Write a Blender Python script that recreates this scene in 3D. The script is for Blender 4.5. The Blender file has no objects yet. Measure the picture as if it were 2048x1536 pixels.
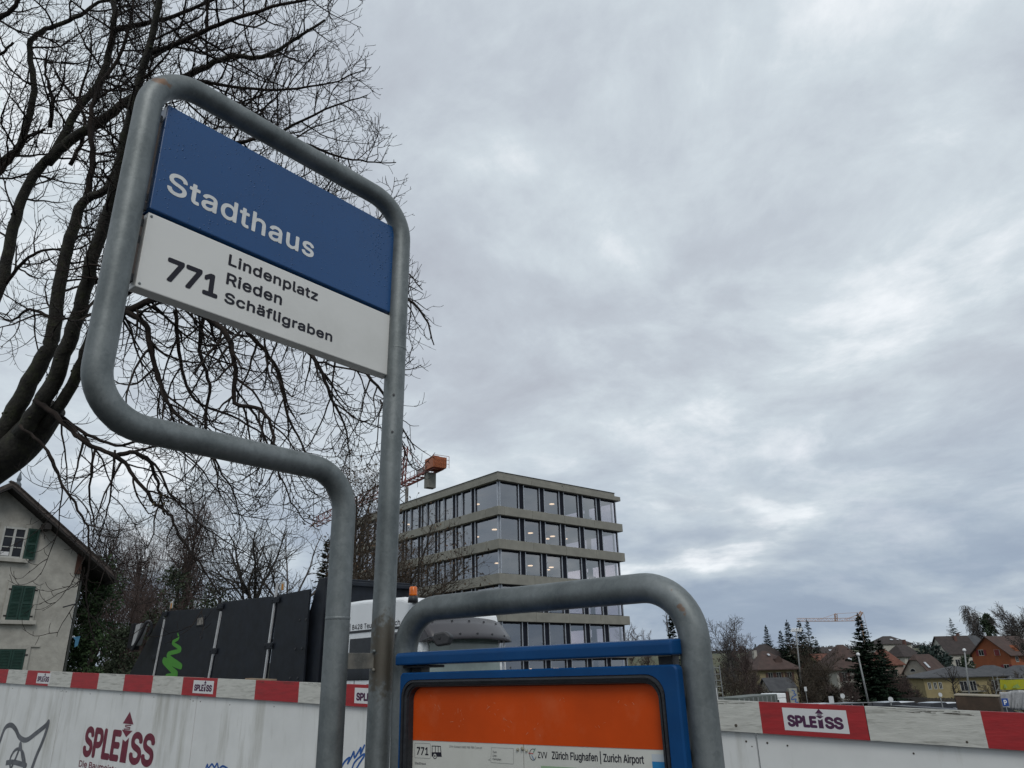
import bpy, math, random, os
import numpy as np
from mathutils import Vector, Matrix

SC = bpy.context.scene
COL = SC.collection
R = math.radians
V3 = lambda *a: np.array(a, float)

# ------------------------------------------------------------------ camera
F_PX, PITCH, ROLL, EYE = 1477.0, R(21.43), R(1.54), 1.75
cam_fwd = V3(0, math.cos(PITCH), math.sin(PITCH))
_r0, _u0 = V3(1, 0, 0), V3(0, -math.sin(PITCH), math.cos(PITCH))
cam_right = math.cos(ROLL) * _r0 - math.sin(ROLL) * _u0
cam_up = math.sin(ROLL) * _r0 + math.cos(ROLL) * _u0
cam_pos = V3(0, 0, EYE)
cam = bpy.data.cameras.new('camera')
cam.sensor_width = 36
cam.lens = 36 * F_PX / 2048
cam.clip_start = 0.05
cam.clip_end = 5000
cam_ob = bpy.data.objects.new('camera', cam)
COL.objects.link(cam_ob)
M = Matrix([(cam_right[i], cam_up[i], -cam_fwd[i], cam_pos[i]) for i in range(3)] + [(0, 0, 0, 1)])
cam_ob.matrix_world = M
SC.camera = cam_ob

# ------------------------------------------------------------------ world: overcast sky
SUN_EL, SUN_AZ = R(45), R(170)          # azimuth measured clockwise from +Y
w = bpy.data.worlds.new('World')
SC.world = w
w.use_nodes = True
wt = w.node_tree
wt.nodes.clear()
def WN(t, **k):
    n = wt.nodes.new(t)
    for a, b in k.items():
        setattr(n, a, b)
    return n
def WM(op, a, b=None, c=None, clamp=False):
    n = WN('ShaderNodeMath', operation=op, use_clamp=clamp)
    for i, x in enumerate((a, b, c)):
        if x is None: continue
        if isinstance(x, (int, float)): n.inputs[i].default_value = x
        else: wt.links.new(x, n.inputs[i])
    return n.outputs[0]
wout = WN('ShaderNodeOutputWorld'); wbg = WN('ShaderNodeBackground')
wbg.inputs[1].default_value = 0.1
sky = WN('ShaderNodeTexSky', sky_type='NISHITA', sun_disc=False, sun_elevation=SUN_EL, sun_rotation=SUN_AZ)
tc = WN('ShaderNodeTexCoord')
sep = WN('ShaderNodeSeparateXYZ'); wt.links.new(tc.outputs['Generated'], sep.inputs[0])
zc = WM('MAXIMUM', sep.outputs[2], 0.0)
den = WM('ADD', zc, 0.16)
px_ = WM('DIVIDE', sep.outputs[0], den); py_ = WM('DIVIDE', sep.outputs[1], den)
comb = WN('ShaderNodeCombineXYZ'); wt.links.new(px_, comb.inputs[0]); wt.links.new(py_, comb.inputs[1])
def wnoise(scale, detail, rough, loc, rot=0.0, sx=1.0, dist=0.0):
    mp = WN('ShaderNodeMapping'); mp.inputs['Location'].default_value = loc
    mp.inputs['Rotation'].default_value = (0, 0, rot); mp.inputs['Scale'].default_value = (sx, 1, 1)
    wt.links.new(comb.outputs[0], mp.inputs[0])
    n = WN('ShaderNodeTexNoise'); n.inputs['Scale'].default_value = scale; n.inputs['Detail'].default_value = detail
    n.inputs['Roughness'].default_value = rough; n.inputs['Distortion'].default_value = dist
    wt.links.new(mp.outputs[0], n.inputs['Vector'])
    return n.outputs['Fac']
big = wnoise(0.62, 3, 0.5, (3.1, 1.7, 0), 0.9, 1.3)
mid = wnoise(1.7, 9, 0.62, (0.4, 5.2, 0), 0.45, 1.0, 0.35)
fine = wnoise(4.2, 8, 0.62, (7.3, 2.2, 0), 0.3, 1.2, 0.3)
mix1 = WM('ADD', WM('MULTIPLY', big, 0.36), WM('ADD', WM('MULTIPLY', mid, 0.45), WM('MULTIPLY', fine, 0.19)))
ramp = WN('ShaderNodeValToRGB')
e = ramp.color_ramp.elements
e[0].position = 0.37; e[0].color = (0.44, 0.475, 0.535, 1)
e[1].position = 0.64; e[1].color = (0.93, 0.955, 0.985, 1)
m_ = e.new(0.455); m_.color = (0.505, 0.555, 0.615, 1)
m_ = e.new(0.525); m_.color = (0.60, 0.665, 0.715, 1)
wt.links.new(mix1, ramp.inputs[0])
# layered heavier clouds low over the hills
low = WN('ShaderNodeMapRange'); low.inputs[1].default_value = 0.05; low.inputs[2].default_value = 0.36
low.inputs[3].default_value = 1; low.inputs[4].default_value = 0
low.interpolation_type = 'SMOOTHSTEP'
wt.links.new(zc, low.inputs[0])
mp2 = WN('ShaderNodeMapping'); mp2.inputs['Scale'].default_value = (1, 1, 2.6); mp2.inputs['Location'].default_value = (0.35, 1.3, 0.1)
wt.links.new(tc.outputs['Generated'], mp2.inputs[0])
ln = WN('ShaderNodeTexNoise'); ln.inputs['Scale'].default_value = 3.6; ln.inputs['Detail'].default_value = 9
ln.inputs['Roughness'].default_value = 0.55; ln.inputs['Distortion'].default_value = 0.3
wt.links.new(mp2.outputs[0], ln.inputs['Vector'])
lr = WN('ShaderNodeValToRGB')
e = lr.color_ramp.elements
e[0].position = 0.40; e[0].color = (0.25, 0.32, 0.43, 1)
e[1].position = 0.63; e[1].color = (0.92, 0.95, 0.98, 1)
m_ = e.new(0.48); m_.color = (0.36, 0.43, 0.52, 1)
m_ = e.new(0.56); m_.color = (0.52, 0.59, 0.65, 1)
wt.links.new(ln.outputs['Fac'], lr.inputs[0])
cl = WN('ShaderNodeMixRGB'); wt.links.new(WM('MULTIPLY', low.outputs[0], 0.85), cl.inputs[0])
wt.links.new(ramp.outputs[0], cl.inputs[1]); wt.links.new(lr.outputs[0], cl.inputs[2])
sc10 = WN('ShaderNodeVectorMath', operation='SCALE'); sc10.inputs['Scale'].default_value = 10.2
wt.links.new(cl.outputs[0], sc10.inputs[0])
cm = WN('ShaderNodeMixRGB'); cm.inputs[0].default_value = 0.97
wt.links.new(sky.outputs[0], cm.inputs[1]); wt.links.new(sc10.outputs[0], cm.inputs[2])
wt.links.new(cm.outputs[0], wbg.inputs[0]); wt.links.new(wbg.outputs[0], wout.inputs[0])

sun = bpy.data.lights.new('sun', 'SUN')
sun.energy = 1.15; sun.angle = R(25); sun.color = (1.0, 0.965, 0.92)
sun_ob = bpy.data.objects.new('sun', sun); COL.objects.link(sun_ob)
sd = Vector((math.sin(SUN_AZ) * math.cos(SUN_EL), math.cos(SUN_AZ) * math.cos(SUN_EL), math.sin(SUN_EL)))
sun_ob.rotation_euler = sd.to_track_quat('Z', 'Y').to_euler()
sun_ob.location = sd * 100

SC.view_settings.view_transform = 'Standard'
SC.view_settings.look = 'None'
SC.view_settings.exposure = 0.08
SC.view_settings.gamma = 1.0
SC.view_settings.use_curve_mapping = False
SC.render.engine = 'CYCLES'
SC.cycles.max_bounces = 6
SC.cycles.transparent_max_bounces = 12

# ------------------------------------------------------------------ geometry from the measured view
def ray(u, v): return (u - 1024) / F_PX * cam_right + (768 - v) / F_PX * cam_up + cam_fwd
def at(u, v, d): return cam_pos + d * ray(u, v)
def hit(u, v, P, n):
    r = ray(u, v)
    return cam_pos + r * (((P - cam_pos) @ n) / (r @ n))
def proj(p):
    q = np.asarray(p) - cam_pos
    z = q @ cam_fwd
    return 1024 + F_PX * (q @ cam_right) / z, 768 - F_PX * (q @ cam_up) / z
def hvec(deg): return V3(math.cos(R(deg)), math.sin(R(deg)), 0)
UP = V3(0, 0, 1)
class Plane:
    """vertical plane through P; h runs along it, n faces the camera"""
    def __init__(s, P, h, off=0):
        h = V3(h[0], h[1], 0); s.h = h / np.linalg.norm(h)
        s.n = V3(s.h[1], -s.h[0], 0)
        if s.n @ (cam_pos - P) < 0: s.n = -s.n
        s.P = P + s.n * off
    def off(s, o): return Plane(s.P, s.h, o)
    def sz(s, u, v):
        q = hit(u, v, s.P, s.n); return (q - s.P) @ s.h, q[2]
    def pt(s, a, z, o=0):
        q = s.P + s.h * a + s.n * o; q[2] = z; return q
    def pts(s, pix): return [s.sz(*p) for p in pix]

# ------------------------------------------------------------------ objects
ORG = {}
def thing(name, label, cat, loc, group=None):
    o = bpy.data.objects.new(name, None); COL.objects.link(o)
    o.location = [float(x) for x in loc]; o.empty_display_size = 0.2
    o['label'] = label; o['category'] = cat
    if group: o['group'] = group
    ORG[o.name] = V3(*loc)
    return o
class MB:
    def __init__(s): s.v = []; s.f = []; s.m = []; s.n = 0
    def add(s, vs, fs, mi=0):
        s.v.append(np.asarray(vs, float).reshape(-1, 3)); k = s.n
        s.f += [tuple(i + k for i in f) for f in fs]; s.m += [mi] * len(fs); s.n += len(s.v[-1])
        return s
    def box(s, c, sx, sy, sz, ax=V3(1, 0, 0), ay=None, az=UP, mi=0):
        ax = np.asarray(ax, float)
        ay = np.cross(az, ax) if ay is None else ay
        vs = [c + ax * (i * sx / 2) + ay * (j * sy / 2) + az * (k * sz / 2) for k in (-1, 1) for j in (-1, 1) for i in (-1, 1)]
        return s.add(vs, [(0, 2, 3, 1), (4, 5, 7, 6), (0, 1, 5, 4), (2, 6, 7, 3), (0, 4, 6, 2), (1, 3, 7, 5)], mi)
    def prism(s, poly, ext, mi=0):
        """closed polygon of 3D points swept by vector ext"""
        n = len(poly); p = np.asarray(poly, float); q = p + np.asarray(ext, float)
        fs = [tuple(range(n)), tuple(range(2 * n - 1, n - 1, -1))]
        fs += [(i, i + n, (i + 1) % n + n, (i + 1) % n) for i in range(n)]
        nn = V3(0, 0, 0)
        for i in range(n): nn += np.cross(p[i] - p[0], p[(i + 1) % n] - p[0])
        if nn @ np.asarray(ext, float) > 0: fs = [f[::-1] for f in fs]
        return s.add(np.vstack([p, q]), fs, mi)
    def quad(s, a, b, c, d, mi=0): return s.add([a, b, c, d], [(0, 1, 2, 3)], mi)
    def tube(s, pts, rad, k=8, cap=True, mi=0, sq=False):
        pts = np.asarray(pts, float); n = len(pts)
        rad = np.full(n, rad) if np.isscalar(rad) else np.asarray(rad, float)
        t = np.gradient(pts, axis=0); t /= np.linalg.norm(t, axis=1)[:, None] + 1e-12
        a = np.cross(t[0], UP)
        if np.linalg.norm(a) < 0.05: a = np.cross(t[0], V3(1, 0, 0))
        a /= np.linalg.norm(a); vs = []
        ang = np.arange(k) * 2 * math.pi / k + (math.pi / 4 if sq else 0)
        ca, sa = np.cos(ang)[:, None], np.sin(ang)[:, None]
        for i in range(n):
            a = a - t[i] * (a @ t[i]); a /= np.linalg.norm(a) + 1e-12
            b = np.cross(t[i], a)
            vs.append(pts[i] + rad[i] * (ca * a + sa * b))
        fs = [(i * k + j, i * k + (j + 1) % k, (i + 1) * k + (j + 1) % k, (i + 1) * k + j) for i in range(n - 1) for j in range(k)]
        if cap: fs += [tuple(range(k))[::-1], tuple(range((n - 1) * k, n * k))]
        return s.add(np.vstack(vs), fs, mi)
    def lathe(s, prof, c, k=16, az=UP, mi=0):
        az = np.asarray(az, float); ax = np.cross(az, V3(0.31, 0.87, 0.2)); ax /= np.linalg.norm(ax); ay = np.cross(az, ax)
        vs = []
        for r, z in prof:
            for j in range(k):
                a = 2 * math.pi * j / k; vs.append(c + az * z + (ax * math.cos(a) + ay * math.sin(a)) * r)
        n = len(prof)
        fs = [(i * k + j, i * k + (j + 1) % k, (i + 1) * k + (j + 1) % k, (i + 1) * k + j) for i in range(n - 1) for j in range(k)]
        fs += [tuple(range(k))[::-1], tuple(range((n - 1) * k, n * k))]
        return s.add(vs, fs, mi)
    def build(s, name, mats, parent=None, smooth=False, label=None, cat=None, group=None, kind=None, bevel=0.0, seg=2):
        v = np.vstack(s.v) if s.v else np.zeros((0, 3))
        org = ORG[parent.name] if parent is not None else (v.mean(0) if kind is None and len(v) else V3(0, 0, 0))
        if parent is None and kind is None and len(v): org = V3(org[0], org[1], v[:, 2].min())
        me = bpy.data.meshes.new(name)
        me.from_pydata((v - org).tolist(), [], s.f)
        for m in (mats if isinstance(mats, (list, tuple)) else [mats]): me.materials.append(m)
        if any(s.m): me.polygons.foreach_set('material_index', s.m)
        if smooth: me.polygons.foreach_set('use_smooth', [True] * len(me.polygons))
        me.update()
        o = bpy.data.objects.new(name, me); COL.objects.link(o)
        if parent is not None: o.parent = parent
        else: o.location = org.tolist()
        ORG[o.name] = org
        if label: o['label'] = label
        if cat: o['category'] = cat
        if group: o['group'] = group
        if kind: o['kind'] = kind
        if bevel:
            b = o.modifiers.new('bevel', 'BEVEL'); b.width = bevel; b.segments = seg; b.limit_method = 'ANGLE'; b.angle_limit = R(40)
            b.harden_normals = False
        return o

# ------------------------------------------------------------------ materials
MATS = {}
def mat(name, col, rough=0.6, metal=0.0, var=0.12, scale=6.0, col2=None, bump=0.0, bscale=None, spec=0.5, stretch=(1, 1, 1),
        detail=5.0, dirt=None, dscale=2.0, damt=0.0, coord='Object', emit=0.0, coat=0.0, dstretch=None, lo=0.35, hi=0.65):
    if name in MATS: return MATS[name]
    m = bpy.data.materials.new(name); m.use_nodes = True; nt = m.node_tree; b = nt.nodes['Principled BSDF']
    L = nt.links.new
    b.inputs['Roughness'].default_value = rough; b.inputs['Metallic'].default_value = metal
    b.inputs['Specular IOR Level'].default_value = spec
    if coat: b.inputs['Coat Weight'].default_value = coat; b.inputs['Coat Roughness'].default_value = 0.15
    t = nt.nodes.new('ShaderNodeTexCoord'); mp = nt.nodes.new('ShaderNodeMapping'); mp.inputs['Scale'].default_value = stretch
    L(t.outputs[coord], mp.inputs[0])
    n = nt.nodes.new('ShaderNodeTexNoise'); n.inputs['Scale'].default_value = scale; n.inputs['Detail'].default_value = detail; n.inputs['Roughness'].default_value = 0.6
    L(mp.outputs[0], n.inputs['Vector'])
    rp = nt.nodes.new('ShaderNodeValToRGB')
    c2 = col2 if col2 else tuple(min(1, c * (1 + var)) for c in col); c1 = col if col2 else tuple(c * (1 - var) for c in col)
    rp.color_ramp.elements[0].position = lo; rp.color_ramp.elements[1].position = hi
    rp.color_ramp.elements[0].color = (*c1, 1); rp.color_ramp.elements[1].color = (*c2, 1)
    L(n.outputs['Fac'], rp.inputs[0]); out = rp.outputs[0]
    if dirt:
        n2 = nt.nodes.new('ShaderNodeTexNoise'); n2.inputs['Scale'].default_value = dscale; n2.inputs['Detail'].default_value = 8; n2.inputs['Roughness'].default_value = 0.65
        mp2 = nt.nodes.new('ShaderNodeMapping'); mp2.inputs['Scale'].default_value = dstretch or stretch; mp2.inputs['Location'].default_value = (3.7, 1.9, 5.1)
        L(t.outputs[coord], mp2.inputs[0]); L(mp2.outputs[0], n2.inputs['Vector'])
        mr = nt.nodes.new('ShaderNodeMapRange'); mr.inputs[1].default_value = 0.52; mr.inputs[2].default_value = 0.72; mr.inputs[4].default_value = damt
        L(n2.outputs['Fac'], mr.inputs[0])
        mx = nt.nodes.new('ShaderNodeMixRGB'); L(mr.outputs[0], mx.inputs[0]); L(out, mx.inputs[1]); mx.inputs[2].default_value = (*dirt, 1); out = mx.outputs[0]
    L(out, b.inputs['Base Color'])
    if emit:
        L(out, b.inputs['Emission Color']); b.inputs['Emission Strength'].default_value = emit
    if bump:
        n3 = nt.nodes.new('ShaderNodeTexNoise'); n3.inputs['Scale'].default_value = bscale or scale * 3; n3.inputs['Detail'].default_value = 6
        L(mp.outputs[0], n3.inputs['Vector']); bp = nt.nodes.new('ShaderNodeBump'); bp.inputs['Strength'].default_value = bump; bp.inputs['Distance'].default_value = 0.02
        L(n3.outputs['Fac'], bp.inputs['Height']); L(bp.outputs[0], b.inputs['Normal'])
    MATS[name] = m
    return m
def glass(name, tint, refl=0.35, rough=0.01, trans=0.6):
    """window pane: partly see-through, partly mirror"""
    m = bpy.data.materials.new(name); m.use_nodes = True; nt = m.node_tree; nt.nodes.clear(); L = nt.links.new
    o = nt.nodes.new('ShaderNodeOutputMaterial'); tr = nt.nodes.new('ShaderNodeBsdfTransparent'); gl = nt.nodes.new('ShaderNodeBsdfGlossy')
    tr.inputs[0].default_value = (*tint, 1); gl.inputs['Roughness'].default_value = rough; gl.inputs['Color'].default_value = (0.9, 0.92, 0.95, 1)
    fr = nt.nodes.new('ShaderNodeLayerWeight'); fr.inputs[0].default_value = 0.12
    ma = nt.nodes.new('ShaderNodeMath'); ma.operation = 'ADD'; ma.use_clamp = True; ma.inputs[1].default_value = refl
    L(fr.outputs['Facing'], ma.inputs[0]); mx = nt.nodes.new('ShaderNodeMixShader'); L(ma.outputs[0], mx.inputs[0]); L(tr.outputs[0], mx.inputs[1]); L(gl.outputs[0], mx.inputs[2])
    L(mx.outputs[0], o.inputs[0]); MATS[name] = m
    return m

def galvanised(name='galvanised_steel', spots=()):
    m = bpy.data.materials.new(name); m.use_nodes = True; nt = m.node_tree; L = nt.links.new; b = nt.nodes['Principled BSDF']
    t = nt.nodes.new('ShaderNodeTexCoord')
    def noise(sc, det, ro=0.6, st=(1, 1, 1)):
        mp = nt.nodes.new('ShaderNodeMapping'); mp.inputs['Scale'].default_value = st; L(t.outputs['Object'], mp.inputs[0])
        n = nt.nodes.new('ShaderNodeTexNoise'); n.inputs['Scale'].default_value = sc; n.inputs['Detail'].default_value = det; n.inputs['Roughness'].default_value = ro
        L(mp.outputs[0], n.inputs['Vector']); return n.outputs['Fac']
    vo = nt.nodes.new('ShaderNodeTexVoronoi'); vo.inputs['Scale'].default_value = 70
    ds = nt.nodes.new('ShaderNodeVectorMath'); ds.operation = 'ADD'
    nd = nt.nodes.new('ShaderNodeTexNoise'); nd.inputs['Scale'].default_value = 40; L(t.outputs['Object'], nd.inputs['Vector'])
    sv = nt.nodes.new('ShaderNodeVectorMath'); sv.operation = 'SCALE'; sv.inputs['Scale'].default_value = 0.03
    L(nd.outputs['Color'], sv.inputs[0]); L(t.outputs['Object'], ds.inputs[0]); L(sv.outputs[0], ds.inputs[1]); L(ds.outputs[0], vo.inputs['Vector'])
    sp = nt.nodes.new('ShaderNodeSeparateColor'); L(vo.outputs['Color'], sp.inputs[0])
    def math_(op, a, c):
        q = nt.nodes.new('ShaderNodeMath'); q.operation = op
        for i, x in enumerate((a, c)):
            if isinstance(x, (int, float)): q.inputs[i].default_value = x
            else: L(x, q.inputs[i])
        return q.outputs[0]
    s_ = math_('ADD', math_('MULTIPLY', noise(9, 8, 0.65, (1, 1, 0.5)), 0.75), math_('MULTIPLY', sp.outputs[0], 0.06))
    s_ = math_('ADD', s_, math_('ADD', math_('MULTIPLY', noise(160, 2), 0.12), math_('MULTIPLY', noise(60, 4, 0.6, (1, 1, 0.05)), 0.10)))
    rp = nt.nodes.new('ShaderNodeValToRGB'); e = rp.color_ramp.elements
    e[0].position = 0.38; e[0].color = (0.096, 0.110, 0.112, 1); e[1].position = 0.66; e[1].color = (0.205, 0.224, 0.226, 1)
    k = e.new(0.5); k.color = (0.140, 0.157, 0.158, 1)
    L(s_, rp.inputs[0])
    out = rp.outputs[0]
    for (x, y, z, r_, sc_, am_) in spots:                       # rust blooms at fixed places on the steel
        dn = nt.nodes.new('ShaderNodeVectorMath'); dn.operation = 'DISTANCE'; L(t.outputs['Object'], dn.inputs[0]); dn.inputs[1].default_value = (x, y, z)
        mr = nt.nodes.new('ShaderNodeMapRange'); mr.inputs[1].default_value = r_; mr.inputs[2].default_value = r_ * 0.55
        L(math_('ADD', dn.outputs['Value'], math_('MULTIPLY', math_('SUBTRACT', noise(55, 5), 0.5), r_ * 2.4)), mr.inputs[0])
        mx = nt.nodes.new('ShaderNodeMixRGB'); L(math_('MULTIPLY', mr.outputs[0], am_), mx.inputs[0]); L(out, mx.inputs[1]); mx.inputs[2].default_value = (*sc_, 1); out = mx.outputs[0]
    L(out, b.inputs['Base Color']); b.inputs['Metallic'].default_value = 0.55
    rr = nt.nodes.new('ShaderNodeMapRange'); rr.inputs[3].default_value = 0.42; rr.inputs[4].default_value = 0.62; L(s_, rr.inputs[0]); L(rr.outputs[0], b.inputs['Roughness'])
    bp = nt.nodes.new('ShaderNodeBump'); bp.inputs['Strength'].default_value = 0.12; bp.inputs['Distance'].default_value = 0.003
    L(noise(120, 4), bp.inputs['Height']); L(bp.outputs[0], b.inputs['Normal'])
    return m
GALV = galvanised()
def rusty(name, base, rust):
    return mat(name, base, 0.75, 0.2, scale=14, col2=rust, bump=0.15, bscale=60)
WELD = rusty('weathered_weld_steel', (0.10, 0.10, 0.092), (0.20, 0.19, 0.165))
RUST = mat('rust', (0.11, 0.065, 0.04), 0.85, scale=60, col2=(0.20, 0.13, 0.085), bump=0.3)

def wet_blue():
    """enamel panel with fine rain drops"""
    m = mat('blue_enamel', (0.005, 0.056, 0.175), 0.30, scale=3, var=0.06, spec=0.45)
    nt = m.node_tree; L = nt.links.new; b = nt.nodes['Principled BSDF']
    t = nt.nodes.new('ShaderNodeTexCoord'); vo = nt.nodes.new('ShaderNodeTexVoronoi'); vo.inputs['Scale'].default_value = 150; vo.inputs['Randomness'].default_value = 1
    L(t.outputs['Object'], vo.inputs['Vector'])
    n = nt.nodes.new('ShaderNodeTexNoise'); n.inputs['Scale'].default_value = 7; n.inputs['Detail'].default_value = 3; L(t.outputs['Object'], n.inputs['Vector'])
    sp = nt.nodes.new('ShaderNodeSeparateColor'); L(vo.outputs['Color'], sp.inputs[0])
    rad = nt.nodes.new('ShaderNodeMath'); rad.operation = 'MULTIPLY'; L(sp.outputs[0], rad.inputs[0]); L(n.outputs['Fac'], rad.inputs[1])
    mr = nt.nodes.new('ShaderNodeMapRange'); mr.inputs[1].default_value = 0.20; mr.inputs[2].default_value = 0.60; mr.inputs[3].default_value = 0.0; mr.inputs[4].default_value = 0.42
    L(rad.outputs[0], mr.inputs[0])
    ss = nt.nodes.new('ShaderNodeMath'); ss.operation = 'SUBTRACT'; L(mr.outputs[0], ss.inputs[0]); L(vo.outputs['Distance'], ss.inputs[1])
    mx0 = nt.nodes.new('ShaderNodeMath'); mx0.operation = 'MAXIMUM'; L(ss.outputs[0], mx0.inputs[0]); mx0.inputs[1].default_value = 0
    bp = nt.nodes.new('ShaderNodeBump'); bp.inputs['Strength'].default_value = 0.9; bp.inputs['Distance'].default_value = 0.006
    L(mx0.outputs[0], bp.inputs['Height']); L(bp.outputs[0], b.inputs['Normal'])
    return m
BLUE_PANEL = wet_blue()
WHITE_PANEL = mat('white_enamel', (0.60, 0.60, 0.575), 0.34, scale=2, var=0.03, dirt=(0.42, 0.42, 0.39), dscale=3, damt=0.35)
BLACK_TEXT = mat('dark_lettering', (0.018, 0.018, 0.026), 0.6, spec=0.2)
WHITE_TEXT = mat('white_lettering', (0.62, 0.63, 0.62), 0.4)
BLUE_PAINT = mat('blue_powder_coat', (0.001, 0.043, 0.142), 0.5, scale=9, var=0.12, bump=0.02, dirt=(0.012, 0.060, 0.15), dscale=12, damt=0.35, spec=0.22)
RUBBER = mat('black_rubber', (0.012, 0.013, 0.016), 0.42, scale=20, var=0.25, bump=0.1, bscale=80)
ORANGE = mat('orange_sheet', (0.50, 0.058, 0.003), 0.55, spec=0.2, scale=5, var=0.10, dirt=(0.50, 0.16, 0.07), dscale=9, damt=0.30)
PAPER = mat('paper', (0.52, 0.52, 0.475), 0.55, scale=6, var=0.05, dirt=(0.40, 0.40, 0.35), dscale=8, damt=0.4)
GLASS_DARK = mat('dark_window', (0.016, 0.018, 0.022), 0.10, var=0.5, scale=1.2, spec=0.2)
PLASTIC = mat('black_plastic', (0.02, 0.021, 0.025), 0.5, var=0.2)

# ------------------------------------------------------------------ lettering
FONT = None
try:
    FONT = bpy.data.fonts.load(os.path.join(bpy.utils.system_resource('DATAFILES', path='fonts'), 'Inter.woff2'))
except Exception:
    FONT = None
_deps = None
def fill_nonzero(polys):
    """flat quads covering closed outlines by the nonzero rule (outlines may overlap themselves)"""
    E = []
    for P in polys:
        for (x0, y0), (x1, y1) in zip(P, np.roll(P, -1, axis=0)):
            if abs(y0 - y1) > 1e-7: E.append((x0, y0, x1, y1))
    E = np.array(E); ys = list(E[:, 1]) + list(E[:, 3])
    d = E[:, 2:] - E[:, :2]
    for i in range(len(E)):                               # crossings
        o = E[i, :2]; r = d[i]; q = E[i + 1:, :2]; t = d[i + 1:]
        den = r[0] * t[:, 1] - r[1] * t[:, 0]; ok = np.abs(den) > 1e-12
        if not ok.any(): continue
        w_ = q[ok] - o; u_ = (w_[:, 0] * t[ok][:, 1] - w_[:, 1] * t[ok][:, 0]) / den[ok]; v_ = (w_[:, 0] * r[1] - w_[:, 1] * r[0]) / den[ok]
        k = (u_ > 1e-5) & (u_ < 1 - 1e-5) & (v_ > 1e-5) & (v_ < 1 - 1e-5)
        ys += list(o[1] + r[1] * u_[k])
    ys = sorted(ys); yy = [ys[0]]
    for y in ys:
        if y - yy[-1] > 2e-4: yy.append(y)
    V, Fc = [], []
    for ya, yb in zip(yy[:-1], yy[1:]):
        ym = (ya + yb) / 2; lo = np.minimum(E[:, 1], E[:, 3]); hi = np.maximum(E[:, 1], E[:, 3]); A = E[(lo <= ym) & (hi >= ym)]
        f = lambda y: A[:, 0] + (A[:, 2] - A[:, 0]) * (y - A[:, 1]) / (A[:, 3] - A[:, 1])
        xm, xa, xb = f(ym), f(ya), f(yb); o = np.argsort(xm); wn = 0
        for k in o:
            n_ = wn + (1 if A[k, 3] > A[k, 1] else -1)
            if wn == 0 and n_ != 0: st = k
            elif wn != 0 and n_ == 0:
                c = len(V); V += [(xa[st], ya), (xa[k], ya), (xb[k], yb), (xb[st], yb)]; Fc.append((c, c + 1, c + 2, c + 3))
            wn = n_
    return V, Fc
_SHAPES = {}
def text_shape(txt, spacing=1.0):
    if (txt, spacing) in _SHAPES: return _SHAPES[(txt, spacing)]
    cu = bpy.data.curves.new('lettering', 'FONT'); cu.body = txt; cu.space_character = spacing
    if FONT: cu.font = FONT
    ob = bpy.data.objects.new('lettering', cu); COL.objects.link(ob)
    dg = bpy.context.evaluated_depsgraph_get(); cv = ob.to_curve(dg)
    glyphs = []
    for sp in cv.splines:
        pts = []; bz = sp.bezier_points; n = len(bz)
        for i in range(n):
            p0, p3 = bz[i], bz[(i + 1) % n]; a, b_, c, d = (np.array(q[:2]) for q in (p0.co, p0.handle_right, p3.handle_left, p3.co))
            e_ = d - a; L = np.linalg.norm(e_) + 1e-9; bend = max(abs(e_[0] * (q - a)[1] - e_[1] * (q - a)[0]) / L for q in (b_, c))
            for t in (np.arange(4) / 4 if bend > 0.002 else (0.0,)): pts.append(a * (1 - t) ** 3 + 3 * b_ * t * (1 - t) ** 2 + 3 * c * t * t * (1 - t) + d * t ** 3)
        glyphs.append((sp.character_index, np.array(pts)))
    V, Fc = [], []
    for ci in sorted({g[0] for g in glyphs}):
        v, f = fill_nonzero([g[1] for g in glyphs if g[0] == ci]); Fc += [tuple(k + len(V) for k in q) for q in f]; V += v
    ob.to_curve_clear(); bpy.data.objects.remove(ob); bpy.data.curves.remove(cu)
    _SHAPES[(txt, spacing)] = (np.array(V), Fc); return _SHAPES[(txt, spacing)]
_CAP = []
def cap_height():
    if not _CAP: _CAP.append(text_shape('H')[0][:, 1].max())
    return _CAP[0]
LAY = [0.0]
def letters(mb, txt, o, ex, ey, n, width, cap, weight=0.0, spacing=1.0, mi=0, layer=0.00002):
    """txt starts at o, runs along ex over width, capitals cap high; weight widens the strokes (metres)"""
    v, f = text_shape(txt, spacing)
    x0, x1 = v[:, 0].min(), v[:, 0].max()
    sx = (width - 2 * weight) / (x1 - x0); sy = (cap - 2 * weight) / cap_height()
    x = (v[:, 0] - x0) * sx + weight; y = v[:, 1] * sy + weight
    shifts = [(0, 0)] if weight == 0 else [(math.cos(a) * weight, math.sin(a) * weight) for a in np.arange(8) * math.pi / 4] + [(0, 0)]
    for i, (dx, dy) in enumerate(shifts):
        P = o + np.outer(x + dx, ex) + np.outer(y + dy, ey) + n * (i * layer)
        ff = f
        if len(f) and np.dot(np.cross(ex, ey), n) < 0: ff = [q[::-1] for q in f]
        mb.add(P, ff, mi)
    return mb
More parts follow.
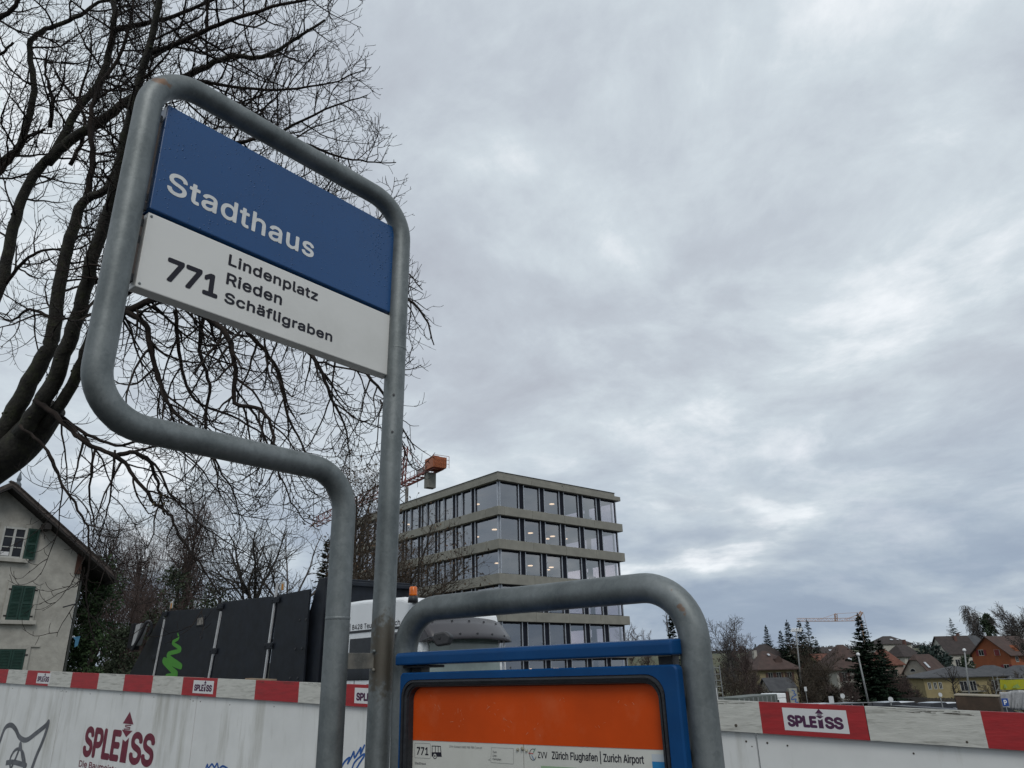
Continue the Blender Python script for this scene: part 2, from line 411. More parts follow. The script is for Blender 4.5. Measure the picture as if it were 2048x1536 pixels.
def ribbon(mb, pts, w, o, ex, ey, n, mi=0, lay=0.00001):
    """flat painted stroke through 2D points in the frame (o, ex, ey)"""
    for i in range(len(pts) - 1):
        a, b = V3(*pts[i]), V3(*pts[i + 1]); d = b - a; L = np.linalg.norm(d)
        if L < 1e-9: continue
        d /= L; q = V3(-d[1], d[0]); wa = w[i] if not np.isscalar(w) else w; wb = w[i + 1] if not np.isscalar(w) else w
        P = [a - q * wa / 2, b - q * wb / 2, b + q * wb / 2, a + q * wa / 2]
        mb.quad(*[o + ex * p[0] + ey * p[1] + n * (i * 2 * lay) for p in P], mi=mi)
        k = 10
        c = [b + V3(math.cos(t), math.sin(t)) * wb / 2 for t in np.arange(k) * 2 * math.pi / k]
        mb.add([o + ex * p[0] + ey * p[1] + n * ((i * 2 + 1) * lay) for p in c], [tuple(range(k))], mi)
    return mb
def smooth2(pts, n=6):
    """Catmull-Rom through points of any dimension"""
    P = np.asarray(pts, float); P = np.vstack([2 * P[0] - P[1], P, 2 * P[-1] - P[-2]]); out = []
    for i in range(1, len(P) - 2):
        for t in np.arange(n) / n:
            out.append(0.5 * ((2 * P[i]) + (-P[i - 1] + P[i + 1]) * t + (2 * P[i - 1] - 5 * P[i] + 4 * P[i + 1] - P[i + 2]) * t * t + (-P[i - 1] + 3 * P[i] - 3 * P[i + 1] + P[i + 2]) * t ** 3))
    out.append(P[-2]); return np.array(out)
def fillet_path(pts, rad, n=9):
    out = [np.asarray(pts[0], float)]
    for i in range(1, len(pts) - 1):
        p = np.asarray(pts[i], float); a = np.asarray(pts[i - 1], float) - p; b = np.asarray(pts[i + 1], float) - p
        a /= np.linalg.norm(a); b /= np.linalg.norm(b); th = math.acos(np.clip(a @ b, -1, 1)); r = rad[i - 1] if not np.isscalar(rad) else rad
        t = r / math.tan(th / 2); bis = (a + b); bis /= np.linalg.norm(bis); c = p + bis * (r / math.sin(th / 2))
        s, e_ = p + a * t, p + b * t
        u0 = (s - c) / r; u1 = (e_ - c) / r; an = math.acos(np.clip(u0 @ u1, -1, 1))
        for k in range(n + 1):
            q = k / n; out.append(c + r * (math.sin((1 - q) * an) * u0 + math.sin(q * an) * u1) / math.sin(an))
    out.append(np.asarray(pts[-1], float)); return np.array(out)

# ------------------------------------------------------------------ ground
def sstep(a, b, x):
    t = np.clip((x - a) / (b - a), 0, 1); return t * t * (3 - 2 * t)
def gz(x, y):
    sx = sstep(-3, 22, x)
    right = -6.8 * sstep(8, 140, y) + 14 * sstep(155, 310, y)
    left = 9 * sstep(140, 360, y)
    return (1 - sx) * left + sx * right
ASPHALT = mat('asphalt', (0.045, 0.046, 0.047), 0.85, scale=40, var=0.35, bump=0.3, dirt=(0.07, 0.07, 0.065), dscale=0.3, damt=0.5)
TURF = mat('winter_turf', (0.045, 0.055, 0.025), 0.95, scale=0.25, col2=(0.085, 0.08, 0.045), bump=0.4, bscale=3)
def ground():
    xs = np.concatenate([np.linspace(-900, -80, 14), np.linspace(-70, 170, 81), np.linspace(190, 1300, 18)])
    ys = np.concatenate([np.linspace(-300, -20, 8), np.linspace(-15, 330, 116), np.linspace(350, 2500, 16)])
    X, Y = np.meshgrid(xs, ys); Z = gz(X, Y)
    nx, ny = len(xs), len(ys); mb = MB()
    fs = [(j * nx + i, j * nx + i + 1, (j + 1) * nx + i + 1, (j + 1) * nx + i) for j in range(ny - 1) for i in range(nx - 1)]
    mb.add(np.stack([X, Y, Z], -1).reshape(-1, 3), fs)
    for k, f in enumerate(mb.f):
        c = sum(mb.v[0][i] for i in f) / 4
        mb.m[k] = 1 if c[1] > 118 or c[0] < -40 or (c[1] > 22 and c[0] < -12) else 0
    mb.build('ground', [ASPHALT, TURF], kind='structure', smooth=True)
ground()

# ------------------------------------------------------------------ bus stop name sign
SP = Plane(at(668.7, 1351, 1.78), hvec(50.19))
TUBE = 0.0302
def seam_ring(parent, c, d, r=TUBE, name='weld_seam'):
    mb = MB(); mb.lathe([(r, -0.004), (r + 0.0004, -0.002), (r + 0.0006, 0), (r + 0.0004, 0.002), (r, 0.004)], c, 24, d)
    mb.build(name, GALV, parent, smooth=True)
def name_sign():
    P = SP
    root = thing('bus_stop_sign', 'tall bent steel tube bus stop sign with blue and white name panel', 'bus stop sign', P.pt(0, 0))
    path = fillet_path([P.pt(0, 0), P.pt(0, 2.256), P.pt(-0.649, 2.256), P.pt(-0.649, 3.168), P.pt(0.162, 3.168), P.pt(0.125, 0)], [0.105, 0.118, 0.118, 0.118], 14)
    fine_ = [path[0]]
    for a, b in zip(path[:-1], path[1:]):
        k = max(1, int(np.linalg.norm(b - a) / 0.06))
        fine_ += [a + (b - a) * (i + 1) / k for i in range(k)]
    def spot(u, v, r_):
        q = hit(u, v, P.P + P.n * 0.027, P.n) - ORG[root.name]; return (*q, r_, (0.15, 0.085, 0.05), 0.75)
    MB().tube(fine_, TUBE, 28).build('tube_frame', galvanised('galvanised_sign_tube', [spot(316, 158, 0.017), spot(328, 163, 0.014), spot(338, 172, 0.008)] + [(*(P.pt(0.1475, P.sz(757, v_)[1], 0.02) - ORG[root.name]), 0.062, (0.095, 0.085, 0.068), 0.85) for v_ in (1275, 1300, 1325, 1350)]), root, smooth=True)
    for s_, px in ((0, (670, 1237)), (0.1565, (800, 703))):
        seam_ring(root, P.pt(s_, P.sz(*px)[1]), UP)
    # panels: a shallow box each, front face towards the road
    th = 0.036; f0 = 0.0
    bz = [(2.783, 3.087), (2.576, 2.772)]
    panels = []
    for i, (z0, z1) in enumerate(bz):
        mb = MB()
        a = P.pt(-0.605, z0); b = P.pt(0.140, z1); c = (a + b) / 2 - P.n * (th / 2)
        mb.box(c, 0.745, th, z1 - z0, P.h, P.n, UP)
        panels.append(mb.build('name_panel' if i == 0 else 'line_panel', BLUE_PANEL if i == 0 else WHITE_PANEL, root, bevel=0.0025,
                               label='blue panel with white stop name' if i == 0 else 'white panel with line number and destinations'))
    # back spine between the panels, dark rails and clips on the left upright
    mb = MB(); mb.box((P.pt(-0.613, 2.60) + P.pt(0.14, 3.06)) / 2 - P.n * (th + 0.006), 0.735, 0.01, 0.46, P.h, P.n, UP)
    mb.build('back_plate', mat('dark_back_plate', (0.03, 0.035, 0.05), 0.6), root)
    rail = mat('brown_rail', (0.16, 0.12, 0.10), 0.6)
    for z0, z1 in ((2.795, 3.04), (2.60, 2.765)):
        MB().box(P.pt(-0.612, (z0 + z1) / 2, -0.022), 0.008, 0.02, z1 - z0, P.h, P.n, UP).build('side_rail', rail, root)
    for z in (3.045, 2.815, 2.79, 2.745, 2.70, 2.60):
        for s_ in (-0.613, 0.1355):
            MB().box(P.pt(s_, z, -0.02), 0.012 if s_ < 0 else 0.01, 0.018, 0.022, P.h, P.n, UP).build('clip', PLASTIC, root, bevel=0.002)
    for s_, z in ((-0.597, 2.763), (-0.597, 2.586), (0.132, 2.763), (0.132, 2.586)):
        MB().lathe([(0.0032, 0), (0.0032, 0.0012), (0.0018, 0.002)], P.pt(s_, z), 10, P.n).build('screw', GALV, panels[1])
    # pin holes in the right post
    for px in ((772, 792), (769, 866)):
        z = P.sz(*px)[1]
        MB().lathe([(0.0035, 0), (0.0035, 0.001)], P.pt(0.1515, z) + (-P.h * 0.6 + P.n * 0.8) * TUBE, 10, -P.h * 0.6 + P.n * 0.8).build('pin_hole', PLASTIC, root)
    # lettering
    def word(txt, bl, br, tl, weight, m, panel, spacing=1.0):
        s0, z0 = P.sz(*bl); s1, z1 = P.sz(*br); _, zt = P.sz(*tl); zz = (z0 + z1) / 2
        mb = MB(); letters(mb, txt, P.pt(s0, zz, 0.0006), P.h, UP, P.n, s1 - s0, zt - zz, weight, spacing)
        mb.build('lettering', m, panel)
    word('Stadthaus', (331, 389), (627, 512), (334, 339), 0.0018, WHITE_TEXT, panels[0], 1.05)
    word('771', (329, 560), (434, 598), (330, 511), 0.0030, BLACK_TEXT, panels[1], 0.94)
    word('Lindenplatz', (456, 529), (635, 603.5), (458, 507.5), 0.0014, BLACK_TEXT, panels[1], 1.04)
    word('Rieden', (451.5, 567.5), (563, 611), (453.5, 544), 0.0014, BLACK_TEXT, panels[1], 1.04)
    word('Schäfligraben', (447.5, 604.5), (664, 684), (450, 583), 0.0014, BLACK_TEXT, panels[1], 1.04)
    # flat bracket to the timetable frame
    zt, zb = P.sz(720, 1306)[1], P.sz(720, 1338)[1]
    a, b = P.pt(TUBE * 0.7, zb), P.pt(0.147 - TUBE * 0.7, zt)
    MB().box((a + b) / 2, 0.147 - 1.4 * TUBE, 0.008, zt - zb, P.h, P.n, UP).build('bracket_plate', WELD, root, bevel=0.001)
    for s_ in (0.146 - 0.034, 0.146 + 0.027):
        for z in (zt + 0.004, zb - 0.003):
            MB().lathe([(0.002, -0.006), (0.0040, -0.003), (0.0045, 0), (0.003, 0.003)], P.pt(s_, z, 0.010), 7, P.n).build('weld_bead', WELD if z < zt else GALV, root, smooth=True)
    return root
name_sign()

# ------------------------------------------------------------------ timetable case
TP = Plane(at(1403, 1384, 1.40), hvec(143.5))       # h runs away from the right post
def timetable():
    P = TP
    root = thing('timetable_stand', 'blue timetable case with orange sheet hung in a bent steel tube frame', 'timetable', P.pt(0.4, 0))
    top = 1.909
    path = fillet_path([P.pt(0.003, 0), P.pt(0.003, top), P.pt(0.786, top), P.pt(0.786, 0)], [0.105, 0.105], 14)
    fine_ = [path[0]]
    for a, b in zip(path[:-1], path[1:]):
        k = max(1, int(np.linalg.norm(b - a) / 0.06))
        fine_ += [a + (b - a) * (i + 1) / k for i in range(k)]
    def spot(u, v, r_):
        q = hit(u, v, P.P + P.n * 0.027, P.n) - ORG[root.name]; return (*q, r_, (0.15, 0.085, 0.05), 0.75)
    MB().tube(fine_, TUBE, 28).build('tube_frame', galvanised('galvanised_case_tube', [spot(1361, 1212, 0.006), spot(1365, 1220, 0.007), spot(1369, 1229, 0.006), spot(1344, 1178, 0.004)]), root, smooth=True)
    # lid bar, hung in front of the posts
    fo = 0.056                                        # front face of the shell
    F = P.off(fo)
    fs = lambda u, v: F.sz(u, v)[0]
    fz = lambda *pp: float(np.mean([F.sz(*p)[1] for p in pp]))
    s0, s1 = fs(1357, 1290), fs(790, 1318)
    lt, lb = fz((790, 1306), (1340, 1279)), fz((790, 1331), (1334, 1310))
    lid = MB()
    prof = [(fo, lb), (fo, lt - 0.006), (fo - 0.006, lt), (-0.02, lt + 0.004), (-0.03, lt - 0.006), (-0.03, lb)]
    q0 = [P.pt(s0 + (0.016 if o > 0.02 else 0), z, o) for o, z in prof]; q1 = [P.pt(s1, z, o) for o, z in prof]
    k = len(prof); lid.add(q0 + q1, [(i, (i + 1) % k, (i + 1) % k + k, i + k) for i in range(k)] + [tuple(range(k))[::-1], tuple(range(k, 2 * k))])
    lid.build('lid_bar', BLUE_PAINT, root, bevel=0.0035)
    MB().box(P.pt(s1 - 0.055, lb - 0.004, 0.012), 0.085, 0.06, 0.006, P.h, P.n, UP).build('lid_foot', RUBBER, root, bevel=0.002)
    for s_ in (s1 - 0.035, s0 + 0.05):
        MB().box(P.pt(s_, lb - 0.011, 0.0), 0.03, 0.03, 0.02, P.h, P.n, UP).build('hinge_block', RUBBER, root)
    # case: outer shell with rounded window opening
    L0, L1, z0, z1 = fs(1362, 1430), fs(797, 1430), 0.86, fz((860, 1345), (1290, 1329.5))
    g0, g1, gt = fs(1336, 1455), fs(801, 1430), fz((860, 1358.5), (1280, 1349))      # gasket outer edge
    h0, h1, ht = fs(1319, 1455), fs(817, 1430), fz((850, 1374), (1280, 1369))        # gasket inner edge
    def rr(a0, a1, b0, b1, r, k=8):
        out = []
        for cx, cy, t0 in ((a1 - r, b1 - r, 0), (a0 + r, b1 - r, 90), (a0 + r, b0 + r, 180), (a1 - r, b0 + r, 270)):
            out += [(cx + r * math.cos(R(t0 + 90 * i / k)), cy + r * math.sin(R(t0 + 90 * i / k))) for i in range(k + 1)]
        return out
    def ring(mb, A, B, oa, ob):
        n = len(A); mb.add([P.pt(*p, oa) for p in A] + [P.pt(*p, ob) for p in B], [(i, (i + 1) % n, (i + 1) % n + n, i + n) for i in range(n)])
    outer = rr(L0, L1, z0, z1, 0.010); outer2 = rr(L0 + 0.003, L1 - 0.003, z0 + 0.003, z1 - 0.003, 0.008)
    inner = rr(g0, g1, 0.90, gt, 0.038)
    mb = MB(); ring(mb, outer, outer, 0.031, fo - 0.004); ring(mb, outer, outer2, fo - 0.004, fo); ring(mb, outer2, inner, fo, fo)
    ring(mb, inner, inner, fo, fo - 0.03)
    mb.add([P.pt(*p, 0.031) for p in outer], [tuple(range(len(outer)))])
    mb.build('case_shell', BLUE_PAINT, root)
    # rubber gasket, stepped
    g = MB(); wid = [(0, fo - 0.002), (0.002, fo + 0.002), (0.007, fo + 0.0025), (0.008, fo - 0.001), (0.010, fo - 0.001), (0.011, fo + 0.0015), (0.016, fo + 0.0005), (0.017, fo - 0.003), (0.019, fo - 0.003), (0.022, fo - 0.016)]
    rings = [(rr(g0 + 0.0005 + w_ / 0.022 * (h0 - g0), g1 - 0.0005 - w_ / 0.022 * (g1 - h1), 0.901 + w_, gt - 0.0005 - w_ / 0.022 * (gt - ht), 0.037 - w_ * 0.4), o) for w_, o in wid]
    for (A, oa), (B, ob) in zip(rings[:-1], rings[1:]): ring(g, A, B, oa, ob)
    g.build('rubber_gasket', RUBBER, root, smooth=False)
    # sheets behind the glass
    so = fo - 0.017
    Q = P.off(so); ex = -P.h
    ob = float(np.mean([Q.sz(818, 1477)[1], Q.sz(1320, 1496)[1]])); e0, e1 = h0 - 0.012, h1 + 0.012
    MB().quad(*[P.pt(a, z, so + 0.0008) for a, z in ((e0, ob - 0.003), (e1, ob - 0.003), (e1, gt), (e0, gt))]).build('orange_sheet', ORANGE, root)
    rn = random.Random(12); sm_ = MB(); fo_ = V3(Q.P[0], Q.P[1], 0) + P.n * 0.0014
    for u, v, L_, n_ in ((880, 1412, 26, 5), (918, 1420, 20, 4), (985, 1416, 12, 6), (925, 1440, 6, 6), (1010, 1440, 14, 5), (1075, 1456, 8, 4), (1200, 1455, 8, 3), (1120, 1395, 10, 3), (860, 1382, 10, 3), (1250, 1400, 12, 3)):
        for _ in range(n_):
            a_ = Q.sz(u + rn.gauss(0, 7), v + rn.gauss(0, 8)); dx_, dz_ = rn.gauss(0, .0022), rn.uniform(.002, .010) * L_ / 20
            ribbon(sm_, [(-a_[0], a_[1]), (-a_[0] + dx_, a_[1] - dz_ * .5), (-a_[0] + dx_ * 1.7, a_[1] - dz_)], rn.uniform(.00025, .0008), fo_, -P.h, UP, P.n)
    sm_.build('scratches', mat('pale_scratch', (0.50, 0.22, 0.12), 0.7), root)['kind'] = 'stuff'
    cut = Q.sz(1047, 1500)[0]
    left = MB().box(P.pt((e1 + cut + 0.0008) / 2, 1.258, so - 0.001), e1 - cut - 0.0008, 0.002, 0.71, P.h, P.n, UP).build('timetable_sheet', PAPER, root, label='left paper sheet headed with the line number')
    right = MB().box(P.pt((e0 + cut - 0.0008) / 2, 1.258, so - 0.001), cut - 0.0008 - e0, 0.002, 0.71, P.h, P.n, UP).build('timetable_sheet', PAPER, root, label='right paper sheet headed with the airport')
    def word(txt, bl, br, cap, weight, m, par, o=0.0003, spacing=1.0):
        s0_, za = Q.sz(*bl); s1_, zb = Q.sz(*br)
        b_ = MB(); letters(b_, txt, Q.pt(s0_, (za + zb) / 2, o), ex, UP, P.n, s0_ - s1_, cap, weight, spacing, layer=0.00001); b_.build('lettering', m, par)
    INK = BLACK_TEXT; GREY = mat('grey_print', (0.19, 0.19, 0.185), 0.5)
    word('771', (833.5, 1509.5), (857, 1510.5), 0.0165, 0.0007, INK, left)
    fr = MB(); a0, b1 = Q.sz(830, 1486); a1, b0 = Q.sz(861, 1517)
    pts = [(-x, y) for x, y in rr(a1, a0, b0, b1, 0.003, 4)]; pts.append(pts[0])
    ribbon(fr, pts, 0.0006, V3(Q.P[0], Q.P[1], 0) + P.n * 0.0003, ex, UP, P.n); fr.build('line_box', GREY, left)
    # bus pictogram
    bus = MB(); o = V3(Q.P[0], Q.P[1], 0) + P.n * 0.0003
    def T(zx, zy): s_, z_ = Q.sz(800 + zx * 0.26855, 1440 + zy * 0.26855); return (-s_, z_)
    def poly(pp, lay=0.0): bus.add([o + ex * p[0] + UP * p[1] + P.n * lay for p in pp][::-1], [tuple(range(len(pp)))])
    poly([T(236, 240), T(308, 240), T(312, 274), T(236, 272)]); poly([T(238, 190), T(304, 193), T(304, 199), T(238, 196)])
    for xa in (238, 262, 283, 300): poly([T(xa, 195), T(xa + 4, 195), T(xa + (8 if xa == 300 else 4), 242), T(xa + (3 if xa == 300 else 0), 242)], 0.00001)
    bus.build('bus_pictogram', INK, left)
    wh = MB(); c = Q.sz(870, 1512)
    for k, (r_, m_) in enumerate(((0.0062, 0), (0.0046, 1), (0.0022, 0))):
        wh.add([o + ex * (-c[0] + r_ * math.cos(t)) + UP * (c[1] + r_ * math.sin(t)) + P.n * (0.00005 + k * 0.00003) for t in np.arange(16) * math.pi / 8], [tuple(range(16))], (0, 1, 0)[k])
    wh.build('bus_wheel', [INK, PAPER], left)
    word('ZVV-Contact 0800 988 988 | zvv.ch', (899, 1495.5), (964, 1497.5), 0.0042, 0.0001, GREY, left)
    word('Stadthaus', (829.5, 1529), (852, 1529.5), 0.0052, 0.0002, GREY, left)
    box = MB(); bp = [Q.sz(983, 1495), Q.sz(1027, 1497), Q.sz(1027, 1528), Q.sz(982, 1525), Q.sz(982, 1521), Q.sz(977, 1520), Q.sz(982, 1517), Q.sz(983, 1495)]
    ribbon(box, [(-a, b) for a, b in bp], 0.0006, o, ex, UP, P.n); box.build('speech_box', GREY, left)
    for i, tx in enumerate(('Zum', 'Live-', 'Fahrplan')):
        word(tx, (985.5, 1506 + i * 7.2), (985.5 + (8, 9, 17)[i], 1506.3 + i * 7.2), 0.0042, 0.0002, GREY, left)
    word('ZVV', (1076, 1516), (1095, 1517), 0.0118, 0.0002, INK, right)
    word('Zürich Flughafen | Zurich Airport', (1104, 1518), (1288.5, 1528), 0.0142, 0.00045, INK, right)
    lg = MB(); c = Q.sz(1066, 1509); r_ = 0.0084
    ribbon(lg, [(-c[0] + r_ * math.cos(t), c[1] + r_ * 1.25 * math.sin(t)) for t in np.linspace(0.9, 5.9, 22)], 0.0011, o, ex, UP, P.n, 0)
    ribbon(lg, [(-c[0] - 0.011, c[1] + 0.0025), (-c[0] + 0.001, c[1] + 0.002)], 0.0013, o + P.n * 0.0008, ex, UP, P.n, 1)
    ribbon(lg, [(-c[0] - 0.003, c[1] - 0.001), (-c[0] + 0.003, c[1] - 0.010)], 0.0013, o + P.n * 0.0009, ex, UP, P.n, 2)
    ribbon(lg, [(-c[0] + 0.002, c[1] + 0.004), (-c[0] + 0.007, c[1] + 0.012)], 0.0013, o + P.n * 0.001, ex, UP, P.n, 3)
    lg.build('ring_logo', [INK, mat('print_red', (0.45, 0.03, 0.03)), mat('print_blue', (0.02, 0.13, 0.32)), mat('print_green', (0.03, 0.2, 0.1))], right)
    a0, b1 = Q.sz(1303, 1508); a1 = e0
    MB().quad(*[Q.pt(a, z, 0.0003) for a, z in ((a0, b1 - 0.0125), (a1, b1 - 0.0125), (a1, b1 - 0.05), (a0, b1 - 0.05))]).build('blue_note', mat('print_cyan', (0.01, 0.16, 0.36), 0.5), right)
    MB().quad(*[Q.pt(a, z, 0.0002) for a, z in ((a0, b1), (a1, b1), (a1, b1 - 0.012), (a0, b1 - 0.012))]).build('pale_note', mat('print_pale', (0.40, 0.44, 0.47), 0.5), right)
    a0, b1 = Q.sz(1082, 1531.5)
    MB().quad(*[Q.pt(a, z, 0.0002) for a, z in ((a0, b1), (a0 - 0.2, b1), (a0 - 0.2, b1 - 0.05), (a0, b1 - 0.05))]).build('green_band', mat('print_mint', (0.25, 0.36, 0.22), 0.5), right)
    # moss blobs stuck on the pane edge
    mos = mat('pale_moss', (0.30, 0.28, 0.21), 0.9, scale=40, var=0.4)
    rnd = random.Random(4)
    for u, v, r_ in ((818, 1487, 0.0032), (1036, 1499, 0.0032), (1046, 1497, 0.004), (1054, 1501, 0.003)):
        s_, z_ = Q.sz(u, v); b_ = MB()
        b_.lathe([(r_ * 0.9, 0), (r_, r_ * 0.4), (r_ * 0.6, r_ * 0.9), (r_ * 0.1, r_)], Q.pt(s_, z_, 0.0012), 9, P.n); b_.build('moss_blob', mos, root, smooth=True)
    # side clamps between case and right post
    for z in (1.69, 1.60):
        MB().box(P.pt(0.038, z, 0.025), 0.018, 0.03, 0.02, P.h, P.n, UP).build('side_clamp', PLASTIC, root)
    return root
timetable()


# ------------------------------------------------------------------ construction hoarding
HF = ray(-1220, 1286); HF /= np.linalg.norm(HF)                # runs uphill to the left
HP = Plane(at(2048, 1465, 3.54), HF)
HSL = HF[2] / math.hypot(HF[0], HF[1])
H_TOP0, H_BOT0 = 1.515, 1.350                                   # board edges at s = 0
BOARD_W = mat('white_board_paint', (0.46, 0.46, 0.42), 0.6, scale=7, var=0.10, dirt=(0.16, 0.155, 0.13), dscale=5, damt=0.75, stretch=(1, 1, 7), bump=0.1, bscale=30, dstretch=(1.2, 1.2, 9))
BOARD_R = mat('red_board_paint', (0.30, 0.014, 0.017), 0.5, scale=7, var=0.14, dirt=(0.17, 0.02, 0.02), dscale=5, damt=0.5, stretch=(1, 1, 6), bump=0.06)
PLY = mat('white_hoarding_panel', (0.60, 0.61, 0.595), 0.55, scale=3, var=0.05, dirt=(0.29, 0.285, 0.24), dscale=1.3, damt=0.8, dstretch=(3.2, 3.2, 0.45), bump=0.03)
LOGO_RED = mat('logo_dark_red', (0.13, 0.012, 0.028), 0.5, scale=12, var=0.2)
LOGO_PURPLE = mat('logo_purple', (0.055, 0.010, 0.045), 0.5)
STICKER = mat('sticker_white', (0.56, 0.56, 0.56), 0.45, var=0.03)
GREY_SPRAY = mat('grey_spray', (0.10, 0.105, 0.115), 0.6, scale=8, var=0.3)
BLUE_SPRAY = mat('blue_spray', (0.012, 0.075, 0.27), 0.6)
WOOD_RAW = mat('raw_timber', (0.20, 0.145, 0.095), 0.8, scale=5, var=0.3, stretch=(1, 1, 8), bump=0.1)
def logo(mb, o, ex, ey, n, wd, h, wt):
    """contractor's word mark: SPLEiSS with an emblem over the slim i"""
    letters(mb, 'SPLE', o, ex, ey, n, wd * 0.535, h, wt, 0.98)
    letters(mb, 'SS', o + ex * wd * 0.675, ex, ey, n, wd * 0.325, h, wt, 0.98)
    x0, x1 = wd * 0.56, wd * 0.645
    def poly(pp, lay=0): mb.add([o + ex * p[0] + ey * p[1] + n * (0.00015 + lay) for p in pp], [tuple(range(len(pp)))])
    xm = (x0 + x1) / 2
    poly([(x0, 0), (x1, 0), (x1, h * 0.80), (xm, h * 0.66), (x0, h * 0.72)])
    a = wd * 0.075
    poly([(xm - a, h * 1.22), (xm + a, h * 1.22), (xm, h * 1.62)])
    poly([(xm - a, h * 1.02), (xm + a, h * 1.02), (xm, h * 0.80)])
    s_ = [(xm + a * 0.62, h * 1.19), (xm - a * 0.45, h * 1.17), (xm - a * 0.45, h * 1.125), (xm + a * 0.45, h * 1.11), (xm + a * 0.45, h * 1.065), (xm - a * 0.62, h * 1.045)]
    ribbon(mb, s_, h * 0.035, o + n * 0.0001, ex, ey, n)
def hoarding():
    P = HP
    root = thing('construction_hoarding', 'long white site hoarding topped by a red and white striped board', 'hoarding', P.pt(5, 0))
    ZT = lambda s: H_TOP0 + HSL * s
    ZB = lambda s: H_BOT0 + HSL * s + 0.0004 * s
    exs = V3(P.h[0], P.h[1], HSL); exs /= np.linalg.norm(exs)
    th = 0.026
    edges = [-3.2, -2.62, -2.07, -1.51, -0.955, -0.40, 0.16, 0.69, 1.25, 1.81, 2.37, 2.93, 3.50, 4.06, 4.62, 5.20, 5.79, 6.36, 6.92, 7.45, 7.99, 8.52, 9.11, 9.64, 10.21, 10.73, 11.3, 11.85, 12.4]
    red0 = 0.69
    seams = [-3.2, 1.31 - 2.5, 1.30, 3.99, 6.69, 9.29, 11.9, 12.4]
    # planks: one board per two stretches, painted in stripes
    joints = [0, 7, 12, 17, 22, len(edges) - 1]
    rnd = random.Random(3)
    for a, b in zip(joints[:-1], joints[1:]):
        mb = MB()
        for i in range(a, b):
            s0, s1 = edges[i] + (0.0015 if i == a else 0), edges[i + 1] - (0.0015 if i == b - 1 else 0)
            red = (round((edges[i] - 0.69) / 0.556) % 2 == 0)
            k = 4
            for j in range(k):
                t0, t1 = s0 + (s1 - s0) * j / k, s0 + (s1 - s0) * (j + 1) / k
                q = [P.pt(t0, ZB(t0), th), P.pt(t1, ZB(t1), th), P.pt(t1, ZT(t1), th), P.pt(t0, ZT(t0), th)]
                r = [p - P.n * th for p in q]
                mb.add(q + r, [(0, 1, 2, 3), (3, 2, 6, 7), (4, 5, 1, 0)] + ([(0, 3, 7, 4)] if j == 0 and i == a else []) + ([(1, 5, 6, 2)] if j == k - 1 and i == b - 1 else []) + [(7, 6, 5, 4)], 1 if red else 0)
        mb.build('top_board', [BOARD_W, BOARD_R], root)
    # splits in the weathered white stretches, little dark slivers
    CR = mat('split_wood', (0.06, 0.05, 0.038), 0.9)
    mb = MB()
    for (s0, s1, n) in ((1.27, 1.58, 9), (0.18, 0.66, 16), (5.25, 5.75, 7), (9.15, 9.6, 5), (8.0, 8.5, 5), (6.4, 6.9, 4), (4.66, 5.15, 4)):
        for _ in range(n):
            a = rnd.uniform(s0, s1 - 0.05); L = rnd.uniform(0.03, 0.16); up = rnd.random() < 0.88
            z = (ZT(a) - rnd.uniform(0.001, 0.022)) if up else (ZB(a) + rnd.uniform(0.004, 0.05)); wv = rnd.uniform(0.0004, 0.0018)
            pp = [(a, z), (a + L * 0.4, z + rnd.uniform(-.0015, .0015)), (min(a + L, s1), z + rnd.uniform(-.0025, .0025))]
            for (x0, y0), (x1, y1) in zip(pp[:-1], pp[1:]):
                mb.quad(P.pt(x0, y0 + HSL * (x0 - a) - wv, th + 0.0007), P.pt(x1, y1 + HSL * (x1 - a) - wv * .4, th + 0.0007), P.pt(x1, y1 + HSL * (x1 - a) + wv * .4, th + 0.0007), P.pt(x0, y0 + HSL * (x0 - a) + wv, th + 0.0007))
    o = mb.build('wood_splits', CR, root); o['kind'] = 'stuff'
    # white panels
    for a, b in zip(seams[:-1], seams[1:]):
        mb = MB(); a2, b2 = a + 0.005, b - 0.005
        f = [P.pt(a2, -0.05, 0), P.pt(b2, -0.05, 0), P.pt(b2, ZT(b2) - 0.01, 0), P.pt(a2, ZT(a2) - 0.01, 0)]
        mb.prism([p - P.n * 0.0005 for p in f], -P.n * 0.02); mb.build('panel', PLY, root)
    for s_ in np.arange(-3, 12.4, 1.25):
        MB().box(P.pt(s_, 0.7, -0.075), 0.1, 0.1, 1.4, P.h, P.n, UP).build('post', WOOD_RAW, root)
    # screws
    sc_ = MB()
    for s_ in seams[1:-1]:
        for d in (-0.06, 0.06):
            sc_.lathe([(0.006, 0), (0.006, 0.001), (0.003, 0.002)], P.pt(s_ + d, ZB(s_ + d) - 0.05, 0.0003), 8, P.n)
    for s_ in np.arange(0.5, 12, 0.63):
        sc_.lathe([(0.005, 0), (0.005, 0.001), (0.003, 0.002)], P.pt(s_, ZB(s_) - 0.03 - 0.04 * rnd.random(), 0.0003), 8, P.n)
    o = sc_.build('screw_heads', CR, root); o['kind'] = 'stuff'
    nail = MB()
    for (u, v, r_) in ((1472, 1451, 0.009), (1934, 1484, 0.006), (1504, 1493, 0.004)):
        s_, z = HP.off(th).sz(u, v); nail.lathe([(r_, 0), (r_ * 0.7, 0.002)], P.pt(s_, z, th + 0.0005), 9, P.n)
    o = nail.build('nail_scars', CR, root)
    # stickers on every other red stretch
    B = P.off(th + 0.0008)
